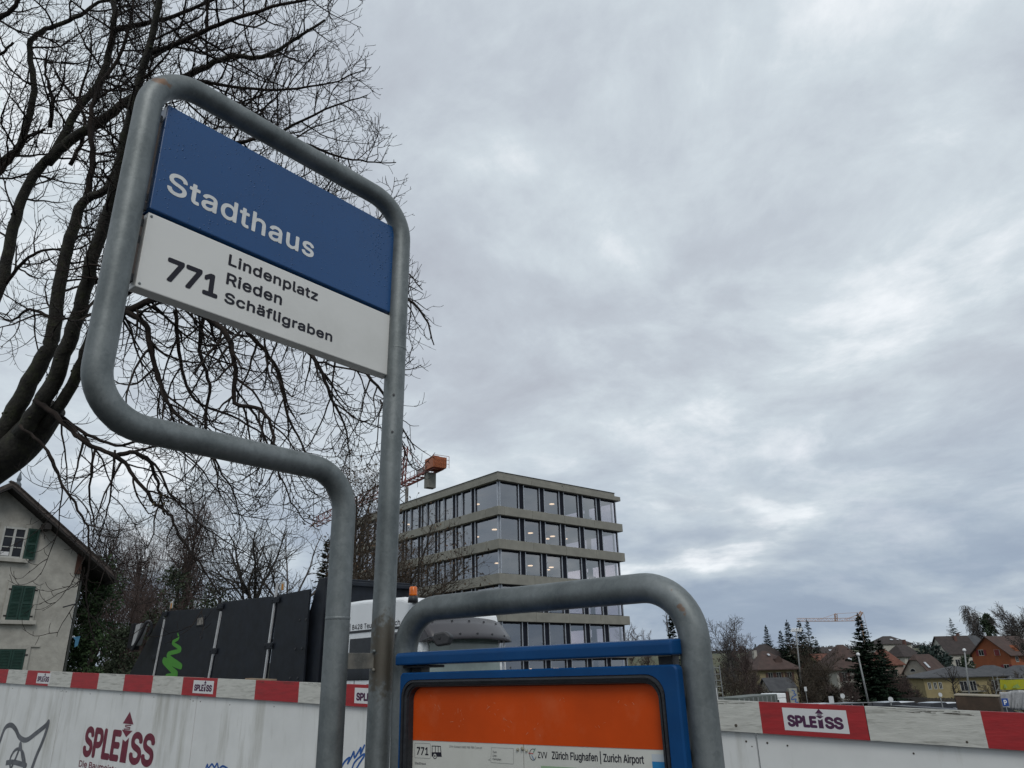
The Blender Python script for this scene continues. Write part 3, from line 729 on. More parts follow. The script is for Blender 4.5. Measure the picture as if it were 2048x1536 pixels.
    for (x0, x1) in ((1563, 1690), (None, None), (386, 427), (70, 97)):
        if x0 is None: sa, sb = 4.52, 4.18
        else: sa, sb = B.sz(x0, 1411 if x0 > 1000 else 1375)[0], B.sz(x1, 1411 if x0 > 1000 else 1375)[0]
        sm = (sa + sb) / 2; wd = abs(sa - sb); hgt = 0.115; zc = (ZT(sm) + ZB(sm)) / 2
        exr = -exs
        o0 = B.pt(sa, zc + HSL * (sa - sm)) - UP * hgt / 2
        mb = MB(); mb.quad(o0, o0 + exr * wd, o0 + exr * wd + UP * hgt, o0 + UP * hgt)
        st = mb.build('sticker', STICKER, root)
        mb = MB(); logo(mb, o0 + exr * wd * 0.06 + UP * hgt * 0.17 + P.n * 0.0005, exr, UP, P.n, wd * 0.87, hgt * 0.52, 0.0046); mb.build('lettering', LOGO_PURPLE, st)
    # big word mark on the panel
    B = P.off(0.001)
    s0, z0 = B.sz(163, 1512); s1, z1 = B.sz(304, 1536); _, zt = B.sz(172, 1452)
    mb = MB(); exr = -exs
    logo(mb, B.pt(s0, z0), exr, UP, P.n, abs(s1 - s0) / math.hypot(1, HSL) * 1.0, zt - z0, 0.017)
    mb.build('logo', LOGO_RED, root)
    s0, z0 = B.sz(157, 1533); s1, z1 = B.sz(238, 1545)
    mb = MB(); letters(mb, 'Die Baumeister', B.pt(s0, z0), exr, UP, P.n, abs(s1 - s0), 0.062, 0.002); mb.build('slogan', LOGO_RED, root)
    # graffiti
    def G(pix, wpx, m, name):
        pp = [B.sz(*p) for p in pix]; pp = [(-a, b) for a, b in pp]; pp = smooth2(pp, 4)
        d = math.dist(hit(*pix[0], B.P, B.n), cam_pos); mb = MB()
        ribbon(mb, [tuple(p) for p in pp], wpx * d / F_PX, V3(B.P[0], B.P[1], 0) + P.n * 0.0003, -P.h, UP, P.n); mb.build(name, m, root)
    Z = lambda *a: [(x * 0.3906, 1150 + y * 0.3906) for x, y in a]
    G(Z((-30, 930), (0, 850), (25, 785), (55, 768), (80, 790), (100, 830), (135, 845), (185, 810), (235, 770), (248, 752), (240, 790), (215, 860), (185, 930), (160, 1000)), 7, GREY_SPRAY, 'graffiti_stroke')
    G(Z((52, 1000), (75, 950), (95, 900), (105, 860), (112, 920), (125, 1000)), 5, GREY_SPRAY, 'graffiti_stroke')
    G(Z((55, 1000), (50, 950), (70, 905), (95, 890), (118, 910), (128, 960), (126, 1000)), 4.5, GREY_SPRAY, 'graffiti_stroke')
    G(Z((30, 962), (70, 958), (132, 975)), 7, GREY_SPRAY, 'graffiti_stroke')
    G(Z((1745, 990), (1765, 955), (1790, 935), (1780, 965), (1800, 930), (1812, 905), (1815, 935), (1835, 905), (1848, 885), (1846, 915), (1866, 872)), 3.4, BLUE_SPRAY, 'graffiti_stroke')
    G(Z((1800, 1000), (1815, 960), (1850, 925), (1868, 920), (1840, 965), (1820, 1000)), 3.2, BLUE_SPRAY, 'graffiti_stroke')
    G(Z((1050, 1000), (1062, 970), (1066, 990), (1085, 968), (1098, 985), (1112, 965), (1120, 992), (1140, 978), (1165, 990)), 3, BLUE_SPRAY, 'graffiti_stroke')
    return root
hoarding()
def offcut(px0, px1, v, h, dpt, label, m=WOOD_RAW):
    q = HP.off(-dpt); s0, z = q.sz(px0, v); s1, _ = q.sz(px1, v)
    mb = MB(); mb.box(q.pt((s0 + s1) / 2, z - h / 2), abs(s1 - s0), 0.08, h, HF, None, UP)
    o = mb.build('timber_offcut', m, bevel=0.003); o['label'] = label; o['category'] = 'timber'; o['group'] = 'timber offcuts behind the hoarding'
offcut(322, 402, 1355, 0.06, 0.10, 'long pale timber offcut lying on the hoarding below the green squiggle', mat('pale_timber', (0.33, 0.29, 0.22), 0.8))
offcut(497, 547, 1358, 0.12, 0.10, 'short brown timber block on the hoarding beside the second silver post')

# ------------------------------------------------------------------ bare tree machinery
def grow(rnd, p, d, L, r0, k, wob, lift0, lift1, taper=0.35, bound=None):
    p = p.copy(); d = d / np.linalg.norm(d); pts = [p.copy()]; st = L / k
    for i in range(k):
        t = (i + 0.5) / k
        d = d + V3(rnd.gauss(0, wob), rnd.gauss(0, wob), rnd.gauss(0, wob) + lift0 + (lift1 - lift0) * t); d /= np.linalg.norm(d)
        p = p + d * st
        if bound and not bound(p): break
        pts.append(p.copy())
    if len(pts) < 2: pts.append(pts[0] + d * 0.05)
    n = len(pts); rad = r0 * (1 - (1 - taper) * np.arange(n) / (n - 1))
    return np.array(pts), rad
def sprout(rnd, pts, rad, gap, lr, rr_, k, wob, lift, side, out, bound=None, start=0.12, bias=V3(0, 0, 0), tip=True):
    """children along one branch"""
    seg = np.linalg.norm(np.diff(pts, axis=0), axis=1); cum = np.concatenate([[0], np.cumsum(seg)]); L = cum[-1]
    s = L * start + rnd.random() * gap
    while s < L:
        i = min(np.searchsorted(cum, s, side='right') - 1, len(seg) - 1); f = (s - cum[i]) / max(seg[i], 1e-9)
        p = pts[i] + (pts[i + 1] - pts[i]) * f; t = (pts[i + 1] - pts[i]) / max(seg[i], 1e-9); r = rad[i] + (rad[i + 1] - rad[i]) * f
        q = V3(rnd.gauss(0, 1), rnd.gauss(0, 1), rnd.gauss(0, 1)); q -= t * (q @ t); q /= np.linalg.norm(q) + 1e-9
        d = t * (1 - side) + q * side + bias
        le = rnd.uniform(*lr) * (1 - 0.35 * s / L)
        out.append(grow(rnd, p, d, le, max(min(rr_[1], r * 0.6), rr_[0]), k, wob, lift[0], lift[1], bound=bound))
        s += gap * rnd.uniform(0.5, 1.5)
BARK = mat('mossy_dark_bark', (0.012, 0.011, 0.009), 0.9, scale=9, col2=(0.032, 0.030, 0.022), bump=0.8, bscale=26, dirt=(0.045, 0.055, 0.018), dscale=6, damt=0.6)
TWIG = mat('dark_twig_bark', (0.012, 0.010, 0.009), 0.9, scale=4, col2=(0.034, 0.026, 0.022), spec=0.2)

def big_tree():
    rnd = random.Random(11)
    bx = [-300, 0, 150, 300, 430, 560, 610, 700, 800, 870, 950, 1000, 1060, 1110, 1200, 1400]
    by = [775, 748, 742, 798, 830, 858, 880, 872, 850, 888, 880, 800, 640, 520, 430, 350]
    rb = [0]
    def bound(p):
        u, v = proj(p)
        return u < np.interp(v, bx, by) + rb[0] and v < 1290
    limbs = []
    def limb(pix, d0, d1, r0, r1):
        n = len(pix); pts = [at(u, v, d0 + (d1 - d0) * i / (n - 1)) for i, (u, v) in enumerate(pix)]
        P = smooth2(pts, 5); P[1:-1] += np.array([[rnd.gauss(0, 0.008) for _ in range(3)] for _ in range(len(P) - 2)])
        rad = np.linspace(r0, r1, len(P)); limbs.append((P, rad)); return P, rad
    base = at(-330, 1360, 11.6); base[2] = 0
    trunk = smooth2([base, at(-300, 1240, 11.6), at(-190, 1060, 11.5), at(-60, 955, 11.4), at(40, 890, 11.3), at(105, 815, 11.2)], 6)
    tr = np.interp(np.linspace(0, 1, len(trunk)), [0, 0.1, 0.6, 1], [0.60, 0.48, 0.36, 0.20])
    core = []
    core.append(limb([(-10, 900), (40, 800), (85, 720), (105, 675), (118, 570), (146, 456), (168, 402), (215, 376), (241, 310), (285, 250), (340, 215)], 11.2, 11.3, 0.14, 0.018))
    core.append(limb([(40, 870), (100, 780), (135, 690), (165, 600), (190, 500), (228, 387), (246, 296), (273, 182), (300, 90), (330, -50)], 11.0, 10.2, 0.125, 0.035))
    core.append(limb([(90, 850), (145, 770), (175, 690), (205, 620), (235, 520), (280, 430), (330, 350), (400, 280)], 11.1, 10.0, 0.09, 0.02))
    core.append(limb([(-90, 760), (-40, 660), (0, 570), (27, 456), (59, 365), (114, 296), (150, 228), (205, 150), (228, 46), (223, -50)], 11.6, 12.4, 0.10, 0.04))
    core.append(limb([(95, 325), (137, 282), (205, 241), (264, 196), (319, 173), (387, 146), (456, 114), (524, 114), (570, 91), (650, 40)], 12.0, 11.4, 0.085, 0.018))
    core.append(limb([(-110, 520), (-60, 420), (0, 330), (40, 290), (68, 182), (59, 91), (91, 59), (150, 36), (200, 5), (300, -10)], 12.2, 12.6, 0.075, 0.02))
    limb([(170, 400), (185, 330), (180, 250), (200, 170), (235, 120), (262, 40), (270, -50)], 11.3, 11.8, 0.05, 0.015)
    limb([(10, 570), (50, 520), (95, 500), (150, 500), (200, 470)], 11.8, 11.2, 0.03, 0.008)
    limb([(110, 640), (60, 620), (20, 640), (-30, 620)], 11.2, 11.8, 0.03, 0.008)
    limb([(140, 330), (170, 260), (160, 190), (185, 110), (175, 30)], 11.9, 12.3, 0.035, 0.008)
    limb([(100, 255), (105, 200), (90, 140), (95, 100)], 12.2, 12.3, 0.035, 0.012)
    limb([(-30, 380), (10, 330), (50, 280), (90, 258)], 12.0, 12.0, 0.05, 0.02)
    limb([(-60, 60), (0, 35), (30, 10), (50, -30)], 12.0, 12.0, 0.045, 0.03)
    limb([(-40, 130), (0, 110), (27, 85)], 12.0, 12.0, 0.03, 0.018)
    # boughs sweeping to the right, seen above the sign
    limb([(319, 173), (390, 190), (470, 215), (560, 262), (640, 300), (720, 322), (792, 325)], 11.2, 10.6, 0.042, 0.007)
    limb([(235, 300), (330, 330), (430, 345), (560, 400), (690, 455), (790, 520), (845, 580)], 11.0, 10.4, 0.045, 0.007)
    limb([(228, 60), (300, 45), (380, 20), (460, -20), (540, -60)], 12.2, 11.8, 0.045, 0.012)
    limb([(290, 110), (370, 80), (460, 40), (560, 10), (660, -10), (730, -40)], 10.6, 10.4, 0.04, 0.009)
    limb([(330, 160), (420, 165), (530, 180), (640, 170), (730, 140)], 11.0, 10.6, 0.032, 0.007)
    limb([(300, 350), (420, 300), (540, 270), (650, 220), (735, 190)], 10.4, 10.0, 0.035, 0.007)
    limb([(205, 620), (300, 560), (450, 520), (600, 530), (740, 560), (840, 620), (868, 690)], 10.8, 10.0, 0.055, 0.008)
    # boughs behind and below the panel that hang down
    limb([(190, 660), (250, 625), (319, 601), (410, 632), (456, 676), (470, 740), (471, 805), (519, 818), (544, 858), (551, 905), (560, 960)], 10.4, 9.6, 0.055, 0.012)
    limb([(250, 622), (290, 650), (301, 700), (322, 772), (340, 815), (394, 861), (430, 930), (440, 1000)], 10.3, 9.8, 0.045, 0.008)
    limb([(319, 601), (420, 600), (520, 620), (600, 660), (680, 700), (745, 760), (790, 830), (830, 900)], 10.6, 10.2, 0.055, 0.008)
    limb([(470, 640), (520, 690), (560, 750), (575, 830), (610, 900), (640, 960)], 10.6, 10.2, 0.035, 0.007)
    limb([(560, 650), (630, 720), (660, 790), (690, 850), (700, 920)], 10.2, 9.9, 0.035, 0.007)
    limb([(410, 620), (400, 700), (420, 770), (410, 850), (430, 920), (470, 990), (480, 1060)], 10.8, 10.4, 0.032, 0.006)
    limb([(350, 620), (360, 720), (390, 800), (480, 840), (560, 900), (620, 990)], 11.0, 10.6, 0.03, 0.006)
    limb([(70, 800), (110, 830), (145, 862), (179, 890), (233, 911), (268, 951), (311, 1008), (344, 1033), (358, 1070), (400, 1130), (440, 1190)], 10.8, 10.0, 0.042, 0.010)
    limb([(233, 911), (268, 904), (297, 922), (315, 961), (319, 990), (330, 1030)], 10.6, 10.4, 0.036, 0.012)
    limb([(80, 800), (160, 860), (230, 890), (300, 880), (360, 900), (420, 960), (470, 1040)], 11.2, 10.8, 0.03, 0.006)
    limb([(40, 850), (75, 880), (100, 910), (125, 968), (161, 1029), (175, 1060), (179, 1120), (172, 1180), (186, 1270), (205, 1310)], 9.8, 9.6, 0.022, 0.007)
    limb([(190, 900), (178, 990), (190, 1060), (168, 1120)], 10.4, 10.3, 0.018, 0.005)
    limb([(230, 900), (222, 980), (210, 1040), (190, 1100)], 10.2, 10.2, 0.016, 0.005)
    limb([(268, 904), (310, 930), (350, 1000), (430, 1070), (500, 1110)], 10.4, 10.2, 0.022, 0.005)
    limb([(500, 816), (520, 850), (560, 950), (600, 1030), (640, 1060)], 10.6, 10.4, 0.02, 0.005)
    limb([(760, 800), (800, 880), (830, 940), (870, 905)], 10.2, 10.2, 0.014, 0.004)
    root = thing('old_tree', 'huge bare dark tree leaning in from the left edge with hanging twigs', 'tree', base)
    thick = core
    mb = MB(); mb.tube(trunk, tr, 18)
    for P, rad in thick: mb.tube(P, rad, 12)
    mb.build('trunk', BARK, root, smooth=True)
    crown = MB(); l2, l3, l4 = [], [], []
    for P, rad in limbs:
        thick_ = any(P is q[0] for q in core)
        if not thick_: crown.tube(P, rad, 7)
        um = np.mean([proj(p)[1] for p in P])
        rb[0] = rnd.uniform(-30, 10)
        hang = um > 560
        sprout(rnd, P, rad, (0.24 if thick_ else 0.16) if um < 560 else (0.24 if thick_ else (0.17 if um < 800 else 0.34)), (0.6, 1.7) if not thick_ else (0.7, 1.9), (0.008, 0.019), 10, 0.13, (-0.17, 0.20) if hang else (0.02, 0.10), 0.75, l2, bound,
               start=0.30 if thick_ else 0.06, bias=V3(0.10, 0, -0.35 if hang else 0.15))
    for P, rad in l2:
        v = proj(P[0])[1]; rb[0] = rnd.uniform(-40, 15)
        low = v > 560
        sprout(rnd, P, rad, 0.12 if v < 560 else (0.165 if v < 820 else 0.25), (0.30, 0.85), (0.0055, 0.010), 8, 0.115, (-0.10, 0.30) if low else (0.05, 0.16), 0.62, l3, bound, bias=V3(0.10, 0, -0.12 if low else 0.15))
    for P, rad in l3:
        rb[0] = rnd.uniform(-30, 25)
        low = proj(P[0])[1] > 560
        sprout(rnd, P, rad, 0.10 if not low else 0.13, (0.10, 0.32), (0.0042, 0.007), 5, 0.11, (0.05, 0.34) if low else (0.05, 0.14), 0.6, l4, bound, bias=V3(0.05, 0, 0.12))
    for P, rad in l2: crown.tube(P, rad, 5, cap=False)
    for P, rad in l3: crown.tube(P, rad, 4, cap=False)
    for P, rad in l4: crown.tube(P, np.maximum(rad, 0.0034), 3, cap=False)
    crown.build('crown', TWIG, root, smooth=True)
    # moss clumps and short stubs on the limbs
    ms = MB()
    for P, rad in core[:5]:
        for _ in range(60):
            i = rnd.randrange(len(P) - 1); q = V3(rnd.gauss(0, 1), rnd.gauss(0, 1), rnd.gauss(0, 1) + 0.6); q /= np.linalg.norm(q); t = P[i + 1] - P[i]; t /= np.linalg.norm(t); q -= t * (q @ t); q /= np.linalg.norm(q)
            c = P[i] + (P[i + 1] - P[i]) * rnd.random() + q * rad[i] * 0.97; r_ = rnd.uniform(0.008, 0.028)
            ms.lathe([(r_, -0.005), (r_ * 0.85, r_ * 0.25), (r_ * 0.4, r_ * 0.5), (0.004, r_ * 0.55)], c, 6, q)
    o = ms.build('moss_clumps', mat('bark_moss', (0.022, 0.026, 0.010), 0.95, scale=30, var=0.5, bump=0.5), root, smooth=True); o['kind'] = 'stuff'
    # dried leaf and seed clumps left on two twigs
    lf = MB()
    for u, v, d, n_, sx in ((330, 1002, 10.3, 110, 0.13), (610, 1040, 10.4, 34, 0.10)):
        c = at(u, v, d)
        for _ in range(n_):
            p = c + V3(rnd.gauss(0, sx), rnd.gauss(0, 0.07), rnd.gauss(0, sx * 0.5)); a = V3(rnd.gauss(0, 1), rnd.gauss(0, 1), rnd.gauss(0, 1)); a /= np.linalg.norm(a); b = np.cross(a, V3(0.3, 0.5, 0.8)); b /= np.linalg.norm(b) + 1e-9
            s_ = rnd.uniform(0.015, 0.035); lf.quad(p - a * s_, p - b * s_ * 0.5, p + a * s_, p + b * s_ * 0.5)
    lf.build('dry_leaves', mat('dry_leaf', (0.07, 0.055, 0.025), 0.9, scale=20, var=0.5), root)['kind'] = 'stuff'
    return root
big_tree()

# ------------------------------------------------------------------ lorry behind the hoarding
CAB_WHITE = mat('white_lorry_paint', (0.76, 0.78, 0.79), 0.28, scale=1.5, var=0.03, spec=0.6, coat=0.3, dirt=(0.62, 0.62, 0.60), dscale=3, damt=0.4)
DARK_BODY = mat('black_body_panel', (0.008, 0.011, 0.017), 0.55, scale=4, var=0.3, dirt=(0.018, 0.021, 0.025), dscale=3, damt=0.6, spec=0.3)
SILVER = mat('silver_post', (0.60, 0.61, 0.62), 0.42, 0.3, scale=8, var=0.1)
GREEN_MARK = mat('green_mark', (0.055, 0.25, 0.025), 0.5, scale=5, var=0.08)
VISOR = mat('smoked_visor', (0.055, 0.052, 0.058), 0.35, scale=3, var=0.08, spec=0.5)
LORRY_GLASS = glass('windscreen_glass', (0.42, 0.50, 0.48), 0.30)
def lorry():
    S = Plane(at(846, 1290, 14.5), hvec(134.2))           # side face; h runs to the rear
    front_dir = -S.h                                      # driving direction
    across = -S.n                                         # to the far side
    root = thing('lorry', 'white cab lorry with tall black side boards parked behind the hoarding', 'lorry', V3(*(S.P + S.h * 2)[:2], 0))
    # -- cab
    def sz(u, v): return S.sz(u, v)
    rear = sz(650, 1275)[0]
    W = 2.15
    prof = [(rear, 0.75), (0.06, 0.75), (0.0, 1.1), (-0.02, 1.9), (0.06, 2.62), (0.13, 2.92), (0.28, 3.15), (0.75, 3.30), (rear * 0.6, 3.36), (rear, 3.36)]
    mb = MB(); mb.prism([S.pt(a, z) for a, z in prof], across * W)
    cab = mb.build('cab', CAB_WHITE, root, smooth=False, bevel=0.09, seg=4)
    # raked dark gap at the rear of the cab and silver step edge
    # side stripe, windows, door line, lettering
    def rect(name, m, u0, v0, u1, v1, o=0.004, par=None, th=0.02, bevel=0):
        a0, z0 = sz(u0, v0); a1, z1 = sz(u1, v1); zz = ((z0 + z1) / 2)
        b_ = MB(); b_.box(S.pt((a0 + a1) / 2, zz, o), abs(a1 - a0), th, abs(z1 - z0), S.h, S.n, UP); return b_.build(name, m, par or root, bevel=bevel)
    zs = sz(720, 1263)[1]
    b_ = MB(); b_.box(S.pt(rear / 2 + 0.3, zs), rear - 0.7, 0.03, 0.05, S.h, S.n, UP); b_.build('side_moulding', PLASTIC, root, bevel=0.005)
    def sidewin(za, zb, s0, s1, name):
        b_ = MB(); b_.box(S.pt((s0 + s1) / 2, (za + zb) / 2, 0.002), abs(s1 - s0), 0.03, zb - za, S.h, S.n, UP)
        return b_.build(name, GLASS_DARK, root, bevel=0.04, seg=3)
    za, zb = sz(715, 1309)[1], sz(715, 1277)[1]
    sidewin(za, zb, sz(700, 1290)[0], 0.35, 'side_window')
    za2, zb2 = sz(715, 1361)[1], sz(715, 1337)[1]
    sidewin(za2, zb2, sz(692, 1350)[0], 0.5, 'lower_window')
    b_ = MB(); b_.box(S.pt(0.62, (za + zb) / 2 + 0.05, 0.12), 0.30, 0.16, zb - za - 0.02, S.h, S.n, UP); b_.build('mirror', PLASTIC, root, bevel=0.04)
    b_ = MB(); b_.box(S.pt(sz(708, 1375)[0], 1.5, 0.003), 0.012, 0.01, 0.5, S.h, S.n, UP); b_.build('door_gap', PLASTIC, root)
    b_ = MB(); b_.box(S.pt(sz(737, 1374)[0], sz(737, 1374)[1], 0.01), 0.10, 0.02, 0.11, S.h, S.n, UP); b_.build('side_lamp', mat('dark_red_lamp', (0.12, 0.01, 0.015), 0.3), root)
    def word(txt, u0, v0, u1, v1, cap):
        s0, z0 = sz(u0, v0); s1, z1 = sz(u1, v1); b_ = MB()
        letters(b_, txt, S.pt(s0, (z0 + z1) / 2, 0.006), -S.h, UP, S.n, abs(s1 - s0), cap, 0.0015); b_.build('lettering', BLACK_TEXT, root)
    word('| 8428 Teufen | www.ch', 700, 1259, 800, 1251, 0.105)
    # -- front: windscreen, visor, wipers
    FC = Plane(S.pt(-0.02, 0), -S.n)
    fp = lambda a, z, o: S.pt(o, z) + across * a
    scr = MB(); scr.prism([fp(0.13, 1.45, -0.06), fp(W - 0.13, 1.45, -0.06), fp(W - 0.16, 2.55, 0.01), fp(0.16, 2.55, 0.01)], V3(0, 0, 0) - S.h * 0.015)
    scr.build('windscreen', mat('pale_windscreen', (0.20, 0.25, 0.235), 0.12, scale=1.2, var=0.25, spec=0.5), root)
    v_ = MB(); n = 12; rows = [(2.86, 0.06), (2.70, -0.12), (2.54, -0.28), (2.43, -0.34)]
    V_ = []
    for z, o in rows:
        for i in range(n + 1):
            t = i / n; bow = 0.20 * (1 - (2 * t - 1) ** 2)
            V_.append(fp(-0.02 + (W + 0.04) * t, z - 0.05 * (2 * t - 1) ** 2, o - bow + 0.12))
    v_.add(V_, [(r * (n + 1) + i, r * (n + 1) + i + 1, (r + 1) * (n + 1) + i + 1, (r + 1) * (n + 1) + i) for r in range(3) for i in range(n)])
    vo = v_.build('sun_visor', VISOR, root, smooth=True)
    so = vo.modifiers.new('solid', 'SOLIDIFY'); so.thickness = 0.025
    # visor side cheeks and bolts
    for a in (-0.02, W + 0.02):
        c = MB(); c.prism([fp(a, 2.84, 0.20), fp(a, 2.80, 0.15), fp(a, 2.46, -0.20), fp(a, 2.38, -0.20), fp(a, 2.38, 0.12)], across * 0.02); c.build('visor_cheek', VISOR, root)
    for i in range(5):
        t = 0.1 + 0.2 * i; bow = 0.20 * (1 - (2 * t - 1) ** 2)
        for z, o in ((2.79, -0.03), (2.53, -0.29)):
            b_ = MB(); b_.lathe([(0.022, -0.02), (0.022, 0.02)], fp(W * t, z - 0.05 * (2 * t - 1) ** 2, o - bow + 0.10), 8, -S.h); b_.build('visor_bolt', PLASTIC, root)
    b_ = MB(); b_.box(fp(W - 0.10, 3.02, 0.24), 0.10, 0.14, 0.05, S.h, across, UP); b_.build('marker_lamp', mat('lamp_lens', (0.45, 0.42, 0.25), 0.3), root, bevel=0.02)
    # front kerb mirror on its arm
    c = at(881, 1277, 13.7)
    b_ = MB(); b_.prism([c + V3(x_, 0, z_) for x_, z_ in ((-.17, -.02), (-.13, .10), (.08, .13), (.19, .04), (.14, -.11), (-.08, -.14))], V3(0.06, 0.16, 0))
    b_.build('kerb_mirror', PLASTIC, root, bevel=0.035, seg=3)
    MB().tube([c, c + V3(-0.2, 0.1, 0.03), fp(0.0, 2.40, 0.0)], 0.022, 8).build('mirror_arm', PLASTIC, root)
    MB().tube([fp(W - 0.03, 2.5, -0.06), fp(W - 0.03, 1.2, -0.10)], 0.02, 8).build('grab_pole', SILVER, root)
    # beacon
    c = at(826, 1203, 15.0)
    bc = MB(); bc.lathe([(0.105, -0.02), (0.10, 0.06), (0.085, 0.11)], c, 16); bb = bc.build('beacon', PLASTIC, root, smooth=True)
    bc = MB(); bc.lathe([(0.086, 0.11), (0.083, 0.14), (0.080, 0.27), (0.066, 0.29), (0.03, 0.295)], c, 16)
    bc.build('beacon_lens', mat('orange_lens', (0.62, 0.13, 0.004), 0.25, scale=7, var=0.35), bb, smooth=True)
    # -- dark front wall of the body behind the cab
    a0 = rear + 0.25
    topz = sz(652, 1154)[1]
    hb = MB(); hb.prism([S.pt(a0 + 0.55, 0.9), S.pt(a0, 0.9), S.pt(a0 - 0.12, topz), S.pt(a0 + 0.22, topz), S.pt(a0 + 0.62, sz(623, 1232)[1])], across * (W + 0.35))
    hb.build('head_wall', DARK_BODY, root, bevel=0.02)
    hb = MB(); hb.box(S.pt(a0 + 0.03, topz - 0.12, -1.3), 0.5, 2.5, 0.1, S.h, S.n, UP); hb.build('head_rail', DARK_BODY, root, bevel=0.02)
    # -- side boards, front to back
    B = S.off(0.16)
    d_ = lambda u, v: B.sz(u, v)
    pix = [(232, 1362), (337, 1228), (352, 1222), (440, 1208), (619, 1178), (614, 1232), (604, 1382)]
    X = lambda zx, zy: (230 + zx * 0.20996, 1130 + zy * 0.20996)
    cuts = [[(228, 1368), X(440, 480), X(470, 512), X(360, 1066)], [X(482, 520), X(490, 440), X(1010, 400), X(1008, 455), X(885, 1110), X(372, 1066)],
            [X(1022, 455), X(1024, 352), X(1545, 290), X(1530, 400), X(1420, 1095), X(900, 1110)], [X(1545, 400), X(1560, 285), X(1856, 228), X(1836, 460), X(1790, 1140), X(1440, 1092)]]
    for i, c in enumerate(cuts):
        pp = []
        for (u, v) in c:
            s_, z = d_(u, v); pp.append(B.pt(s_, z if v < 1340 else 0.95))
        mb = MB(); mb.prism(pp, -B.n * 0.05); mb.build('side_board', DARK_BODY, root, bevel=0.006)
    for (u0, v0, u1, v1, r_) in ((330, 1239, 307, 1356, 0.03), (443, 1223, 417, 1364, 0.036), (556, 1166, 529, 1362, 0.036)):
        a, z = d_(u0, v0); b, z2 = d_(u1, v1)
        MB().tube([B.pt(a, z, 0.015), B.pt(a + (b - a) * 1.5, z + (z2 - z) * 1.5, 0.015)], r_, 4, sq=True).build('silver_post', SILVER, root)
    # hinge plates
    for (u, v) in ((310, 1315), (430, 1302), (540, 1292), (443, 1213), (554, 1200), (332, 1228)):
        a, z = d_(u, v); hp = MB(); hp.box(B.pt(a, z, 0.045), 0.42, 0.03, 0.15, B.h, B.n, UP); h_ = hp.build('hinge_plate', DARK_BODY, root, bevel=0.02)
        for dx in (-0.15, 0.15):
            MB().lathe([(0.03, 0), (0.025, 0.015)], B.pt(a + dx, z, 0.06), 8, B.n).build('bolt', DARK_BODY, h_)
    for zx, zy in ((1762, 525), (1822, 520), (1720, 800), (1784, 795), (1670, 1078), (1742, 1078)):
        a, z = d_(*X(zx, zy)); MB().lathe([(0.03, 0), (0.024, 0.02)], B.pt(a, z, 0.002), 8, B.n).build('bolt', PLASTIC, root)
    # white and orange tips of the posts
    for (u, v) in ((343, 1210), (565, 1172)):
        a, z = d_(u, v); t = MB(); t.box(B.pt(a, z, 0.0), 0.17, 0.05, 0.22, B.h, B.n, UP); tp = t.build('post_tip', mat('tip_white', (0.40, 0.40, 0.37), 0.5), root, bevel=0.02)
        b_ = MB(); b_.box(B.pt(a - 0.05, z - 0.03, 0.026), 0.08, 0.008, 0.16, B.h, B.n, UP); b_.build('tip_marking', mat('tip_orange', (0.45, 0.18, 0.01), 0.5), tp)
    # window flap
    a, z = d_(*X(820, 535)); b_ = MB(); b_.box(B.pt(a, z, 0.006), 0.58, 0.02, 0.30, B.h, B.n, UP); b_.build('flap_frame', DARK_BODY, root, bevel=0.02)
    b_ = MB(); b_.box(B.pt(a + 0.02, z, 0.016), 0.42, 0.01, 0.20, B.h, B.n, UP); b_.build('flap_window', mat('flap_glass', (0.16, 0.15, 0.14), 0.15, scale=9, var=0.6), root)
    # green scribble
    pts = [(597, 648), (606, 700), (550, 740), (626, 808), (502, 858), (632, 968), (465, 905), (530, 985), (588, 1045), (490, 1068)]
    pp = []
    for p in pts:
        s_, z = d_(*X(*p)); pp.append((-s_, z))
    pp = smooth2(pp, 7); wv = np.interp(np.linspace(0, 1, len(pp)), [0, 0.2, 0.6, 1], [0.05, 0.085, 0.13, 0.15]) * 1.25
    g = MB(); ribbon(g, [tuple(p) for p in pp], list(wv), V3(B.P[0], B.P[1], 0) + B.n * 0.004, -B.h, UP, B.n, lay=0.00002); g.build('scribble_mark', GREEN_MARK, root)
    # chassis, wheels (hidden by the hoarding but part of the lorry)
    b_ = MB(); b_.box(S.pt(5, 0.75, -1.2), 11, 1.0, 0.35, S.h, S.n, UP); b_.build('chassis', PLASTIC, root)
    for s_ in (1.3, 5.5, 7.0):
        for o in (-0.2, -2.15):
            MB().lathe([(0.3, -0.15), (0.5, -0.14), (0.52, 0), (0.5, 0.14), (0.3, 0.15)], S.pt(s_, 0.52, o), 20, S.n).build('wheel', RUBBER, root)
    return root
lorry()
